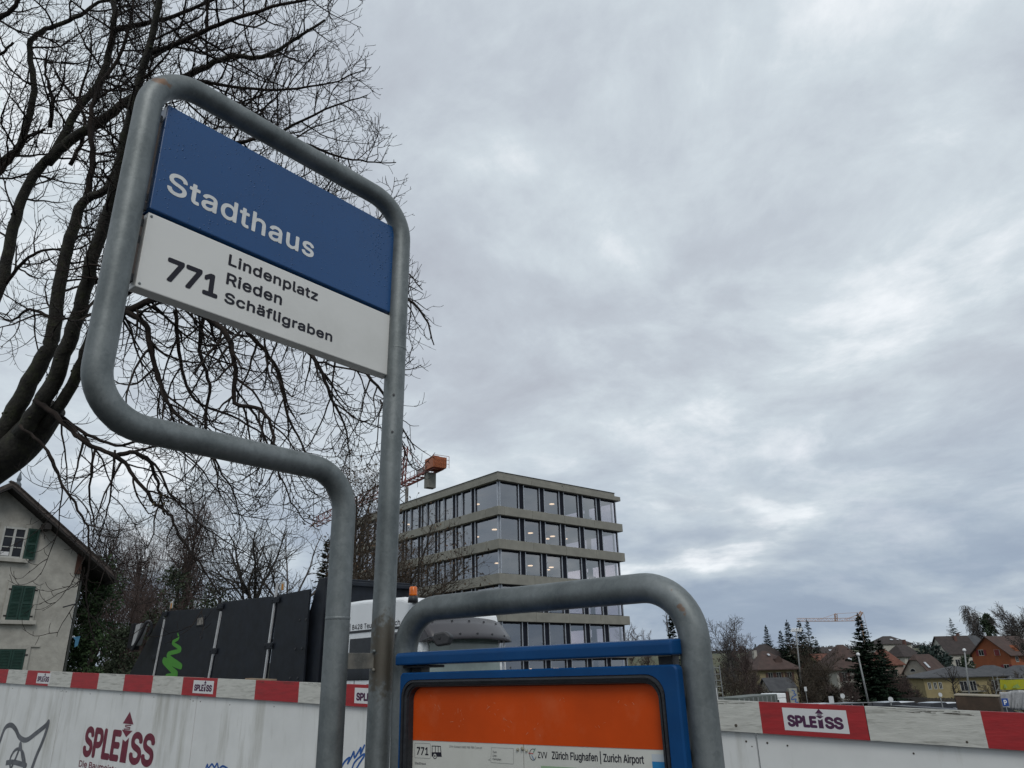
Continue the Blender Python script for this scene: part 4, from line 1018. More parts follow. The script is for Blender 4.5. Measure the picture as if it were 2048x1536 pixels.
def second_cab():
    c = at(285, 1290, 24.5)
    root = thing('parked_van', 'white vehicle nose with black mirror peeking out behind the black side boards', 'van', V3(c[0], c[1], 0))
    h = hvec(134.2); n = V3(h[1], -h[0], 0); n = n if n @ -c > 0 else -n
    mb = MB(); mb.prism([c + h * a + UP * (z - c[2]) - n * 0.2 for a, z in ((0.3, 0.6), (-2.4, 0.6), (-2.4, 3.0), (-0.35, 3.0), (0.15, 2.2))], -n * 2.1); mb.build('body', CAB_WHITE, root, bevel=0.1, seg=3)
    k = at(278, 1272, 24.1)
    mb = MB(); mb.prism([at(u, v, 24.1) for u, v in ((262, 1248), (268, 1246), (263, 1300), (253, 1296))], V3(0.1, 0.3, 0)); mb.build('mirror', PLASTIC, root, bevel=0.02)
    mb = MB(); mb.prism([at(u, v, 24.0) for u, v in ((272, 1250), (283, 1246), (268, 1290), (262, 1292))], V3(0.1, 0.3, 0)); mb.build('mirror_face', mat('mirror_grey', (0.45, 0.46, 0.47), 0.2), root, bevel=0.01)
    MB().tube(smooth2([at(264, 1300, 24), at(282, 1268, 24), at(292, 1246, 24), at(300, 1244, 24), at(303, 1258, 24), at(296, 1272, 24)], 5), 0.05, 8).build('mirror_frame', PLASTIC, root)
second_cab()

# ------------------------------------------------------------------ old gabled house on the left
RENDER_WALL = mat('rough_render', (0.33, 0.32, 0.285), 0.9, scale=2.5, var=0.14, bump=0.7, bscale=9, dirt=(0.21, 0.20, 0.175), dscale=0.9, damt=0.6)
STONE = mat('stone_surround', (0.33, 0.32, 0.285), 0.85, scale=6, var=0.1, dirt=(0.14, 0.14, 0.12), dscale=3, damt=0.6)
SHUTTER = mat('dark_green_shutter', (0.004, 0.032, 0.022), 0.55, scale=5, var=0.2)
ROOF_TILE = mat('old_roof_tile', (0.040, 0.033, 0.029), 0.9, scale=7, col2=(0.085, 0.068, 0.06), bump=0.6, bscale=18)
DARK_WOOD = mat('dark_eaves_wood', (0.014, 0.012, 0.011), 0.85, var=0.3)
BROWN_WOOD = mat('brown_bracket_wood', (0.055, 0.022, 0.013), 0.8)
FRAME_WHITE = mat('window_frame_white', (0.38, 0.385, 0.36), 0.6)
def shutter(mb, P, s0, s1, z0, z1, o):
    """louvred leaf: stiles, rails and slats, one joined piece"""
    w_ = s1 - s0; fr = 0.06
    for a in (s0 + fr / 2, s1 - fr / 2): mb.box(P.pt(a, (z0 + z1) / 2, o), fr, 0.045, z1 - z0, P.h, P.n, UP)
    for z in (z0 + 0.04, z1 - 0.04, (z0 + z1) / 2): mb.box(P.pt((s0 + s1) / 2, z, o), w_ - 2 * fr, 0.043, 0.08, P.h, P.n, UP)
    n = int((z1 - z0) / 0.055)
    t = (UP * 0.8 + P.n * -0.6)
    for i in range(n):
        z = z0 + 0.08 + (z1 - z0 - 0.16) * (i + 0.5) / n
        mb.box(P.pt((s0 + s1) / 2, z, o), w_ - 2 * fr, 0.010, 0.058, P.h, None, t / np.linalg.norm(t))
def old_house():
    C = at(157, 1169, 29.0)                                   # gable wall, right-hand corner
    P = Plane(C, hvec(47.0 + 180))                            # h runs left along the gable
    Q = Plane(C, hvec(47.0 + 90))                             # h runs back along the eaves wall
    back = hvec(137.0)
    root = thing('old_house', 'old rendered gable house with dark green louvred shutters on the left', 'house', V3(C[0], C[1], 0))
    apex_s, apex_z = P.sz(14, 982)
    half = apex_s; Wd = 2 * half; D = 11.0
    ez = P.sz(157, 1117)[1]
    slope = (apex_z - ez) / half
    mb = MB()
    mb.prism([P.pt(0, 0), P.pt(0, ez), P.pt(half, apex_z), P.pt(Wd, ez), P.pt(Wd, 0)], back * D)
    mb.build('wall', RENDER_WALL, root)
    # roof slabs with overhangs
    ov, gv, th = 1.15, 0.65, 0.13
    for sg in (0, 1):
        def rp(s_, o, dz): 
            s2 = s_ if sg == 0 else Wd - s_
            z = ez + (min(s_, half)) * slope + dz
            return P.pt(s2, z) - back * 0 + (-back) * o
        for nm, dz, t2, m in (('roof', 0.10, 0.16, ROOF_TILE), ('eaves_boarding', 0.0, 0.09, DARK_WOOD)):
            a = [rp(-ov, gv, dz), rp(half + 0.001 * sg, gv, dz), rp(half + 0.001 * sg, -D - gv, dz), rp(-ov, -D - gv, dz)]
            mb = MB(); vs = a + [p + UP * t2 for p in a]
            fs = [(0, 1, 2, 3), (7, 6, 5, 4), (0, 4, 5, 1), (1, 5, 6, 2), (2, 6, 7, 3), (3, 7, 4, 0)]
            mb.add(vs, fs); ro = mb.build(nm, m, root)
            if nm == 'roof' and sg == 0:
                tl = MB(); n = 60
                for i in range(n):
                    s_ = -ov + (half + ov) * i / n
                    q = rp(s_, gv + 0.03, dz + t2 + 0.02); q2 = rp(s_, gv - 0.35, dz + t2 + 0.02); up_ = (rp(s_ + 0.2, gv, dz) - rp(s_, gv, dz)); up_ /= np.linalg.norm(up_)
                    tl.add([q, q2, q2 + up_ * 0.17 + UP * 0.005, q + up_ * 0.17 + UP * 0.005, q - UP * 0.05, q + up_ * 0.17 - UP * 0.06], [(0, 1, 2, 3), (4, 0, 3, 5)])
                o = tl.build('verge_tiles', ROOF_TILE, ro); o['kind'] = 'stuff'
    # gutter, brackets, downpipe
    g0 = P.pt(-ov, ez - ov * slope + 0.0) + (-back) * gv; MB().tube([g0, g0 + back * (D + 2 * gv)], 0.07, 8).build('gutter', DARK_WOOD, root)
    for dpt in (0.25,):
        MB().box(P.pt(0.13, ez - 0.1, 0.02), 0.2, 0.14, 1.0, P.h, P.n, UP).build('eaves_bracket', BROWN_WOOD, root)
    MB().box(P.pt(half * 0.52, ez + half * 0.52 * slope - 0.15, 0.3), 0.22, 0.6, 0.25, P.h, P.n, UP).build('purlin_end', DARK_WOOD, root)
    MB().tube([P.pt(-0.09, 0.2, -0.1), P.pt(-0.09, ez - 0.8, -0.1)], 0.055, 8).build('downpipe', mat('zinc_pipe', (0.05, 0.055, 0.05), 0.5, 0.4), root)
    # ridge ornament and chimney
    r0 = P.pt(half, apex_z + 0.25) + back * 0.2
    MB().lathe([(0.14, 0), (0.12, 0.2), (0.06, 0.3), (0.09, 0.4), (0.04, 0.6), (0.02, 0.7)], at(34, 978, 29.5), 8, UP).build('ridge_ornament', mat('zinc_grey', (0.10, 0.12, 0.14), 0.6), root)
    # windows: px rectangles on the wall plane
    def win(u0, v0, u1, v1, kind):
        s0 = P.sz(u1, (v0 + v1) / 2)[0]; s1 = P.sz(u0, (v0 + v1) / 2)[0]
        z1 = P.sz((u0 + u1) / 2, v0)[1]; z0 = P.sz((u0 + u1) / 2, v1)[1]
        fw = 0.13
        b_ = MB()
        for a in (s0 - fw / 2, s1 + fw / 2): b_.box(P.pt(a, (z0 + z1) / 2, 0.01), fw, 0.08, z1 - z0, P.h, P.n, UP)
        b_.box(P.pt((s0 + s1) / 2, z1 + fw / 2, 0.012), s1 - s0 + 2 * fw, 0.08, fw, P.h, P.n, UP)
        wd = b_.build('window', STONE, root)
        MB().box(P.pt((s0 + s1) / 2, z0 - 0.07, 0.06), s1 - s0 + 0.42, 0.22, 0.14, P.h, P.n, UP).build('sill', STONE, wd, bevel=0.01)
        if kind == 'open':
            MB().box(P.pt((s0 + s1) / 2, (z0 + z1) / 2, 0.004), s1 - s0, 0.02, z1 - z0, P.h, P.n, UP).build('pane', GLASS_DARK, wd)
            f = MB()
            for a, ww in ((s0 + 0.03, 0.06), (s1 - 0.03, 0.06), ((s0 + s1) / 2, 0.08)): f.box(P.pt(a, (z0 + z1) / 2, 0.02), ww, 0.06, z1 - z0, P.h, P.n, UP)
            for z in (z0 + 0.035, z1 - 0.035): f.box(P.pt((s0 + s1) / 2, z, 0.021), s1 - s0 - 0.14, 0.06, 0.07, P.h, P.n, UP)
            for t in (0.35, 0.68): f.box(P.pt((s0 + s1) / 2, z0 + (z1 - z0) * t, 0.018), s1 - s0 - 0.14, 0.04, 0.03, P.h, P.n, UP)
            f.build('frame', FRAME_WHITE, wd)
            MB().box(P.pt(s1 - 0.2, z0 + 0.16, 0.018), 0.26, 0.01, 0.14, P.h, P.n, UP).build('paper_note', STICKER, wd)
            lw = (s1 - s0) / 2
            m1 = MB(); shutter(m1, P, s0 - fw - lw + 0.1, s0 - fw + 0.1, z0, z1, 0.08); m1.build('shutter', SHUTTER, wd)
            m1 = MB(); shutter(m1, P, s1 + fw + 0.05, s1 + fw + lw + 0.05, z0, z1, 0.08); m1.build('shutter', SHUTTER, wd)
        else:
            sm = (s0 + s1) / 2
            for a, b in ((s0 + 0.01, sm - 0.008), (sm + 0.008, s1 - 0.01)):
                m1 = MB(); shutter(m1, P, a, b, z0 + 0.01, z1 - 0.01, 0.03); m1.build('shutter', SHUTTER, wd)
            hg = MB()
            for a in (s0 - 0.03, s1 + 0.03):
                for t in (0.12, 0.88): hg.box(P.pt(a, z0 + (z1 - z0) * t, 0.055), 0.10, 0.02, 0.05, P.h, P.n, UP)
            hg.build('hinges', DARK_WOOD, wd)['kind'] = 'stuff'
    win(1, 1054, 49, 1117, 'open'); win(16, 1171, 65, 1241, 'shut'); win(-13, 1298, 42, 1400, 'shut')
    MB().box(P.pt(P.sz(30, 1292)[0] + 0.4, P.sz(30, 1292)[1], 0.02), 2.4, 0.06, 0.06, P.h, P.n, UP).build('lintel_moulding', STONE, root)
    # bracket arm with a blue cloth tied on the corner
    q = P.pt(0.0, P.sz(150, 1208)[1], 0.05)
    MB().tube([q + P.n * 0.05, q + P.h * 0.55 + P.n * 0.5 - UP * 0.18], 0.025, 6).build('wall_arm', PLASTIC, root)
    c = P.pt(-0.12, P.sz(150, 1275)[1], 0.05)
    b_ = MB(); b_.prism([c, c - P.h * 0.25 + UP * 0.05, c - P.h * 0.22 - UP * 0.3, c - P.h * 0.12 - UP * 0.36, c - P.h * 0.10 - UP * 0.1], P.n * 0.04); b_.build('blue_rag', mat('blue_rag_cloth', (0.05, 0.16, 0.26), 0.9), root)
old_house()

# ------------------------------------------------------------------ concrete office block
CONC = mat('pale_concrete', (0.215, 0.210, 0.180), 0.85, scale=1.1, var=0.10, bump=0.05, dirt=(0.165, 0.162, 0.14), dscale=0.7, damt=0.5)
PILLAR = mat('dark_pillar', (0.008, 0.010, 0.017), 0.6, spec=0.15)
ALU = mat('aluminium_mullion', (0.42, 0.44, 0.47), 0.35, 0.7)
OFF_GLASS = glass('office_glass', (0.66, 0.62, 0.66), 0.20)
CEIL = mat('office_ceiling', (0.36, 0.32, 0.31), 0.9)
INNER = mat('office_core', (0.24, 0.21, 0.20), 0.9)
LAMP_WARM = mat('warm_ceiling_lamp', (0.95, 0.74, 0.46), 0.5, var=0.02, emit=1.7)
def office():
    C = at(995, 943, 78.0)
    hL, hR = hvec(130.5), hvec(40.5)
    nL, nR = -hR, -hL
    L_len, R_len = 32.3, 19.1
    z0g = -2.5
    root = thing('office_building', 'six storey concrete office block with dark pillars and wide glass panes', 'building', V3(C[0], C[1], 0))
    bands = [(20.84, 21.35), (17.16, 18.07), (13.68, 14.66), (10.2, 11.22), (6.62, 7.56), (3.10, 4.08), (-0.4, 0.6)]
    inset = 0.55
    O = V3(C[0], C[1], 0)
    pt = lambda a, b, z: O + hL * a + hR * b + UP * z          # a back-left, b back-right
    # floor bands broken into precast pieces, each its own part
    rnd = random.Random(2)
    for k, (za, zb) in enumerate(bands):
        def seg(a0, a1, b0, b1):
            mb = MB(); mb.prism([pt(a0, b0, za), pt(a1, b0, za), pt(a1, b1, za), pt(a0, b1, za)], UP * (zb - za)); mb.build('concrete_band', CONC, root, bevel=0.02, seg=1)
        t = 0.85
        nL_, nR_ = 5, 4
        ea = np.linspace(2.2, L_len, nL_ + 1); eb = np.linspace(0.0, R_len, nR_ + 1)
        # corner piece wraps onto the left face
        mb = MB(); mb.prism([pt(0.0, 0.012, za), pt(2.19, 0.012, za), pt(2.19, t, za), pt(t, t, za), pt(0.0, t, za)], UP * (zb - za)); mb.build('concrete_band', CONC, root, bevel=0.02, seg=1)
        for i in range(nL_): seg(ea[i] + 0.012, ea[i + 1] - 0.012, 0.012, t)
        for i in range(nR_): seg(0.0, t, max(eb[i], t) + 0.012, eb[i + 1] - 0.012)
        seg(t + 0.02, L_len, R_len - t, R_len)
        # slab / ceiling between
        mb = MB(); mb.prism([pt(t, t, za + 0.15), pt(L_len, t, za + 0.15), pt(L_len, R_len - t, za + 0.15), pt(t, R_len - t, za + 0.15)], UP * 0.5); mb.build('floor_slab', CEIL, root)
    mb = MB(); mb.prism([pt(0.12, 0.12, 21.35), pt(L_len - 0.1, 0.12, 21.35), pt(L_len - 0.1, R_len - 0.9, 21.35), pt(0.12, R_len - 0.9, 21.35)], UP * 0.36); mb.build('parapet', CONC, root)
    mb = MB(); mb.prism([pt(0.06, 0.06, 21.712), pt(L_len - 0.1, 0.06, 21.712), pt(L_len - 0.1, R_len - 0.84, 21.712), pt(0.06, R_len - 0.84, 21.712)], UP * 0.05); mb.build('roof', mat('roof_flashing', (0.045, 0.045, 0.04), 0.6), root)
    # core
    mb = MB(); mb.prism([pt(5.5, 6.0, z0g), pt(L_len - 3, 6.0, z0g), pt(L_len - 3, R_len - 5, z0g), pt(5.5, R_len - 5, z0g)], UP * (20.8 - z0g)); mb.build('core', INNER, root)
    mb = MB(); mb.prism([pt(10.5, 0.9, z0g), pt(10.7, 0.9, z0g), pt(10.7, R_len - 0.9, z0g), pt(10.5, R_len - 0.9, z0g)], UP * (20.8 - z0g)); mb.build('cross_wall', INNER, root)
    for b in (7.0,):
        pass
    storeys = [(bands[i + 1][1], bands[i][0]) for i in range(6)]
    for f, (za, zb) in enumerate(storeys):
        zm, hh = (za + zb) / 2, zb - za - 0.004
        # right face: six bays
        nb = 6; G = R_len - 2 * inset; bay = G / nb
        pw = 0.62
        def pane(c, ax, w_, par=None):
            q_ = UP * (hh / 2 - 0.08); b_ = MB(); b_.quad(c - ax * w_ / 2 - q_, c + ax * w_ / 2 - q_, c + ax * w_ / 2 + q_, c - ax * w_ / 2 + q_); return b_.build('pane', OFF_GLASS, par or root)
        def win(c, ax, n, w_):
            """one glazed bay: dark surround, two aluminium mullions and the pane as sub-parts"""
            rg = MB(); x, z = w_ / 2 - 0.10, hh / 2
            q = lambda a_, c_, o_: c + ax * a_ + UP * c_ + n * o_
            A_ = [(-x - 0.03, -z), (x + 0.03, -z), (x + 0.03, z), (-x - 0.03, z)]; B_ = [(-x + 0.03, -z + 0.10), (x - 0.03, -z + 0.10), (x - 0.03, z - 0.20), (-x + 0.03, z - 0.20)]
            vs = [q(*p, 0.05) for p in A_] + [q(*p, 0.05) for p in B_] + [q(*p, -0.06) for p in A_] + [q(*p, -0.06) for p in B_]
            fs = []
            for i_ in range(4):
                j_ = (i_ + 1) % 4
                fs += [(i_, j_, j_ + 4, i_ + 4), (i_ + 8, i_ + 12, j_ + 12, j_ + 8), (i_, i_ + 8, j_ + 8, j_), (i_ + 4, j_ + 4, j_ + 12, i_ + 12)]
            rg.add(vs, fs); wd = rg.build('window', PILLAR, root)
            for s_ in (-1, 1): MB().box(c + ax * s_ * (w_ / 2 - 0.045) + n * 0.08, 0.085, 0.18, hh, ax, None, UP).build('mullion', ALU, wd)
            pane(c, ax, w_ - 0.2, wd)
        for i in range(nb):
            b0, b1 = inset + i * bay, inset + (i + 1) * bay
            if i > 0: b0 += pw / 2
            if i < nb - 1: b1 -= pw / 2
            win(pt(inset, (b0 + b1) / 2, zm), hR, nR, b1 - b0)
            if i > 0:
                MB().box(pt(inset + 0.05, inset + i * bay, zm), pw, 0.3, hh, hR, None, UP).build('pillar', PILLAR, root)
        # left face
        edges = [inset, 5.1]
        p_ = 0.55
        win(pt((inset + 5.1 - p_) / 2, inset, zm), hL, nL, 5.1 - p_ - inset)
        MB().box(pt(5.1 - p_ / 2, inset + 0.05, zm), p_, 0.3, hh, hL, None, UP).build('pillar', PILLAR, root)
        a = 5.1
        while a < L_len - 2.5:
            w1, w2 = 1.75, 1.15
            win(pt(a + w1 / 2, inset, zm), hL, nL, w1)
            win(pt(a + w1 + 0.06 + w2 / 2, inset, zm), hL, nL, w2)
            MB().box(pt(a + w1 + w2 + 0.06 + p_ / 2, inset + 0.05, zm), p_, 0.3, hh, hL, None, UP).build('pillar', PILLAR, root)
            a += w1 + w2 + 0.06 + p_
        # far side glazing seen through the right corner
        for i in range(3):
            c = pt(inset + 0.2 + 2.3 + i * 4.4, R_len - inset, zm)
            if i < 2: win(c, hL, hR, 4.0)
            MB().box(c + hL * 2.2, 0.4, 0.3, hh, hL, None, UP).build('pillar', PILLAR, root)
        # ceiling lamps
        for (a, b) in ((3.2, 2.2), (3.0, 6.8), (3.0, 10.0), (3.4, 13.0), (4.6, 11.2), (7.5, 3.0), (12.5, 3.0), (22.0, 3.2)):
            if rnd.random() < (0.55 if f < 5 else 0.4):
                MB().lathe([(0.27, -0.04), (0.29, 0), (0.27, 0.04)], pt(a + rnd.uniform(-.3, .3), b + rnd.uniform(-.4, .4), zb - 0.35 - 0.55), 18).build('ceiling_lamp', LAMP_WARM, root, smooth=False)
        # things inside on the floors: desks and blinds as plain furniture silhouettes
        for (a, b) in ((2.4, 15.3), (2.2, 5.0), (3.0, 9.0)):
            if rnd.random() < 0.8:
                d = MB(); d.box(pt(a, b, za + 0.74), 1.6, 0.8, 0.05, hR, None, UP)
                for sx in (-1, 1): d.box(pt(a, b, za + 0.36) + hR * sx * 0.7, 0.05, 0.7, 0.70, hR, None, UP)
                d.box(pt(a, b, za + 1.1) + hL * 0.2, 0.6, 0.04, 0.4, hR, None, UP); d.box(pt(a, b, za + 0.83) + hL * 0.2, 0.08, 0.05, 0.14, hR, None, UP)
                d.build('desk', PILLAR, root)
    b_ = MB(); b_.lathe([(0.12, 0), (0.12, 0.12), (0.05, 0.14)], pt(0.2, 9.5, 21.35), 8); b_.build('camera_dome', PILLAR, root)
office()

# ------------------------------------------------------------------ tower cranes
CRANE_RED = mat('crane_red', (0.17, 0.028, 0.016), 0.55, var=0.2)
CRANE_ORANGE = mat('crane_orange', (0.30, 0.085, 0.028), 0.55, var=0.15)
CRANE_PALE = mat('pale_crane_orange', (0.40, 0.22, 0.12), 0.6, var=0.1)
CRANE_GREY = mat('counterweight_concrete', (0.17, 0.17, 0.15), 0.85, scale=2, var=0.15)
def truss(mb, a, b, w, h, n, r, m=0, tri=True):
    d = b - a; L = np.linalg.norm(d); d /= L; s = np.cross(d, UP); s /= np.linalg.norm(s); u = np.cross(s, d)
    ch = [lambda t: a + d * L * t + s * w / 2, lambda t: a + d * L * t - s * w / 2] + ([lambda t: a + d * L * t + u * h] if tri else [lambda t: a + d * L * t + u * h + s * w / 2, lambda t: a + d * L * t + u * h - s * w / 2])
    for c in ch: mb.tube([c(0), c(1)], r, 4, mi=m)
    k = len(ch)
    prs = [(i, (i + 1) % k) for i in range(k)] if tri else [(0, 1), (1, 3), (3, 2), (2, 0)]
    for i in range(n):
        for p, q in prs:
            x, y = (p, q) if i % 2 else (q, p)
            mb.tube([ch[x](i / n), ch[y]((i + 1) / n)], r * 0.6, 3, cap=False, mi=m)
def near_crane():
    end = at(880, 925, 92); axis = at(803, 972, 100); tip = at(560, 1090, 142)
    z = axis[2]; end[2] = z; tip[2] = z
    d = axis - end; d[2] = 0; d /= np.linalg.norm(d)
    tip = axis + d * 34; end = axis - d * 10.5
    root = thing('tower_crane', 'red tower crane behind the office block with orange box on its counter jib', 'crane', V3(axis[0], axis[1], 0))
    mb = MB(); truss(mb, V3(axis[0], axis[1], -2), axis - UP * 0.3, 1.5, 1.5, 24, 0.09)
    m = MB()
    for sx in (-0.75, 0.75):
        for sy in (-0.75, 0.75): m.tube([V3(axis[0] + sx, axis[1] + sy, -2), V3(axis[0] + sx, axis[1] + sy, z)], 0.11, 4)
    n = 22
    for i in range(n):
        za, zb = -2 + (z + 2) * i / n, -2 + (z + 2) * (i + 1) / n
        for q0, q1 in (((-.75, -.75), (.75, -.75)), ((.75, -.75), (.75, .75)), ((.75, .75), (-.75, .75)), ((-.75, .75), (-.75, -.75))):
            if i % 2: q0, q1 = q1, q0
            m.tube([V3(axis[0] + q0[0], axis[1] + q0[1], za), V3(axis[0] + q1[0], axis[1] + q1[1], zb)], 0.06, 3, cap=False)
    m.build('mast', mat('crane_mast_grey', (0.20, 0.18, 0.16), 0.6), root)
    j = MB(); truss(j, axis + UP * 0.2, tip + UP * 0.2, 1.3, 1.5, 26, 0.09); j.build('jib', CRANE_RED, root)
    c = MB(); s = np.cross(d, UP)
    for sg in (-0.6, 0.6):
        c.tube([axis + s * sg, end + s * sg], 0.16, 4, sq=True); c.tube([axis + s * sg + UP * 1.0, end + d * 4 + s * sg + UP * 1.0], 0.04, 4)
        for t in np.linspace(0, 7.5, 7): c.tube([axis - d * t + s * sg, axis - d * t + s * sg + UP * 1.0], 0.035, 4)
    for t in np.linspace(0.5, 10.5, 9): c.tube([axis - d * t + s * 0.6, axis - d * t - s * 0.6], 0.08, 4)
    c.build('counter_jib', CRANE_RED, root)
    b_ = MB(); b_.box(end + d * 0.9 + UP * 0.75, 2.2, 1.9, 1.4, d, None, UP); bx = b_.build('winch_box', CRANE_ORANGE, root, bevel=0.03)
    for t in np.linspace(-0.9, 0.9, 6):
        MB().box(end + d * 0.9 + UP * 0.78 - d * 1.33 + s * t * 0.9, 0.05, 0.06, 1.2, d, None, UP).build('rib', CRANE_ORANGE, bx)
    b_ = MB(); b_.box(end + d * 1.2 + UP * 1.62, 0.9, 0.8, 0.4, d, None, UP); b_.build('winch_cover', CRANE_RED, bx)
    b_ = MB(); b_.box(end + d * 2.3 - UP * 1.1, 0.95, 1.2, 1.9, d, None, UP); b_.build('counterweight', CRANE_GREY, root, bevel=0.03)
    rl = MB()
    for sg in (-1.1, 1.1): rl.tube([end - d * 0.6 + s * sg, end - d * 0.6 + s * sg + UP * 1.5], 0.03, 4)
    for z_ in (0.5, 1.0, 1.5): rl.tube([end - d * 0.6 + s * 1.1 + UP * z_, end - d * 0.6 - s * 1.1 + UP * z_], 0.03, 4)
    rl.build('railing', CRANE_ORANGE, root)
    b_ = MB(); b_.box(end + d * 4.6 + UP * 0.75, 3.0, 0.06, 0.8, d, None, UP); b_.build('name_board', mat('faded_board', (0.35, 0.33, 0.33), 0.6), root)
    tw = MB(); truss(tw, axis + UP * 0.2, axis + UP * 5.5 - d * 0.6, 1.0, 0.9, 5, 0.09, tri=False)
    tw.tube([axis + UP * 5.3 - d * 0.6, tip - d * 8 + UP * 1.6], 0.05, 4); tw.tube([axis + UP * 5.3 - d * 0.6, end + d * 3], 0.05, 4); tw.build('tower_head', CRANE_RED, root)
near_crane()
def far_crane():
    D = 340
    A = lambda u, v, d=D: at(u, v, d)
    base = A(1722, 1243)
    root = thing('tower_crane', 'distant orange crane with folded jib above the dark fir', 'crane', V3(base[0], base[1], gz(base[0], base[1])))
    j = MB(); truss(j, A(1594, 1242.5), A(1673, 1242.5), 1.3, 1.3, 18, 0.09); truss(j, A(1673, 1242.5), A(1722, 1241.5), 1.3, 1.3, 10, 0.09); j.build('jib', CRANE_PALE, root)
    c = MB(); truss(c, A(1672.5, 1243), A(1671.5, 1227.5), 1.2, 0.8, 4, 0.13); truss(c, A(1716, 1241), A(1725.5, 1224.5), 1.3, 1.0, 5, 0.16); c.build('jib_struts', CRANE_PALE, root)
    c = MB()
    for a, b in (((1725.5, 1224.5), (1672, 1227.5)), ((1672, 1227.5), (1635, 1240)), ((1725.5, 1224.5), (1690, 1239)), ((1727, 1226), (1736, 1265)), ((1718, 1228), (1692, 1240))): c.tube([A(*a), A(*b)], 0.06, 4)
    c.build('tie_ropes', CRANE_PALE, root)
    m = MB(); truss(m, V3(base[0], base[1], gz(base[0], base[1])), base, 1.4, 1.4, 22, 0.16, tri=False); m.tube([V3(base[0], base[1], gz(base[0], base[1])), base], 0.35, 4); m.build('mast', CRANE_PALE, root)
far_crane()

# ------------------------------------------------------------------ vegetation builders
def bark(name, a, b): return mat(name, a, 0.9, scale=3, col2=b, bump=0.3)
TW_GREY = bark('grey_twigs', (0.045, 0.040, 0.038), (0.095, 0.085, 0.08))
TW_RED = bark('reddish_twigs', (0.040, 0.027, 0.024), (0.085, 0.058, 0.05))
TW_BROWN = bark('brown_twigs', (0.034, 0.026, 0.018), (0.075, 0.056, 0.038))
TW_DARK = bark('dark_bare_twigs', (0.016, 0.014, 0.011), (0.040, 0.035, 0.028))
BIRCH = mat('birch_bark', (0.12, 0.115, 0.105), 0.8, scale=4, col2=(0.28, 0.27, 0.25))
NEEDLE = mat('dark_needles', (0.006, 0.013, 0.008), 0.9, scale=0.9, col2=(0.018, 0.034, 0.019), spec=0.15)
NEEDLE_B = mat('blue_green_needles', (0.008, 0.020, 0.018), 0.8, scale=0.9, col2=(0.028, 0.050, 0.042))
THUJA = mat('thuja_green', (0.012, 0.032, 0.010), 0.85, scale=1.5, col2=(0.040, 0.075, 0.024))
IVY = mat('ivy_green', (0.010, 0.024, 0.010), 0.7, scale=2.0, col2=(0.030, 0.052, 0.022))
PINE = mat('pine_needles', (0.012, 0.020, 0.009), 0.85, scale=1.2, col2=(0.036, 0.050, 0.024))
BROWN_LEAF = mat('withered_leaves', (0.060, 0.035, 0.018), 0.9, scale=5, col2=(0.13, 0.080, 0.045))
def bare_tree(label, base, H, spread, seed, m=TW_GREY, droop=False, trunk_h=0.25, r0=None, dens=1.0, group=None, leaves=0, upright=0.0, name='bare_tree', lean=V3(0, 0, 0), twig=None, trunk_m=None, lead=0.35):
    """deciduous tree in winter: trunk, boughs, branches, twigs"""
    rnd = random.Random(seed); base = np.asarray(base, float); r0 = r0 or H * 0.018
    twig = twig or max(0.0045, H * 0.0009 + 0.0)
    root = thing(name, label, 'tree', base, group)
    tp, trd = grow(rnd, base - UP * 0.3, UP + lean, H * (0.92 if upright else trunk_h + lead), r0, 9, 0.028, 0.02, 0.05, taper=0.22 if upright else 0.45)
    mb = MB(); mb.tube(tp, trd, 8)
    boughs, l2, l3 = [], [], []
    sprout(rnd, tp, trd, H * 0.045 / dens, (spread * 0.75, spread * 1.15), (twig * 2.2, r0 * 0.55), 7, 0.15, (0.10 + upright * 0.3, 0.02), 0.62 - 0.25 * upright, boughs, start=trunk_h / (0.92 if upright else trunk_h + lead) * 0.9, bias=UP * 0.25)
    if not upright:
        for _ in range(5):
            d = V3(rnd.gauss(0, 0.5), rnd.gauss(0, 0.5), 1); boughs.append(grow(rnd, tp[-1], d, H * (0.62 - trunk_h * 0.7), r0 * 0.42, 8, 0.12, 0.03, 0.03))
    for P, rad in boughs: mb.tube(P, rad, 6)
    mb.build('trunk', trunk_m or m, root, smooth=True)
    cr = MB()
    for P, rad in boughs: sprout(rnd, P, rad, H * 0.040 / dens, (spread * 0.25, spread * 0.6), (twig * 1.3, r0 * 0.2), 6, 0.2, (0.10, 0.04) if not droop else (0.05, -0.35), 0.62, l2, start=0.12, bias=UP * (0.15 if not droop else 0.05))
    for P, rad in l2: sprout(rnd, P, rad, H * 0.022 / dens, (spread * 0.12, spread * 0.30) if not droop else (spread * 0.3, spread * 0.7), (twig, twig * 1.6), 4 if not droop else 6, 0.16, (0.08, 0.12) if not droop else (-0.35, -0.45), 0.6, l3, start=0.1, bias=UP * (0.1 if not droop else -0.3))
    for P, rad in l2: cr.tube(P, np.maximum(rad, twig), 4, cap=False)
    for P, rad in l3: cr.tube(P, np.maximum(rad, twig * 0.75), 3, cap=False)
    cr.build('crown', m, root, smooth=True)
    if leaves:
        lf = MB()
        for _ in range(leaves):
            P, _r = l3[rnd.randrange(len(l3))]; p = P[-1] + V3(rnd.gauss(0, .05), rnd.gauss(0, .05), rnd.gauss(0, .05)); a = V3(rnd.gauss(0, 1), rnd.gauss(0, 1), rnd.gauss(0, 1)); a /= np.linalg.norm(a)
            b = np.cross(a, V3(.3, .5, .8)); b /= np.linalg.norm(b) + 1e-9; s = rnd.uniform(0.03, 0.07); lf.quad(p - a * s, p - b * s * .6, p + a * s, p + b * s * .6)
        lf.build('withered_leaves', BROWN_LEAF, root)['kind'] = 'stuff'
    return root
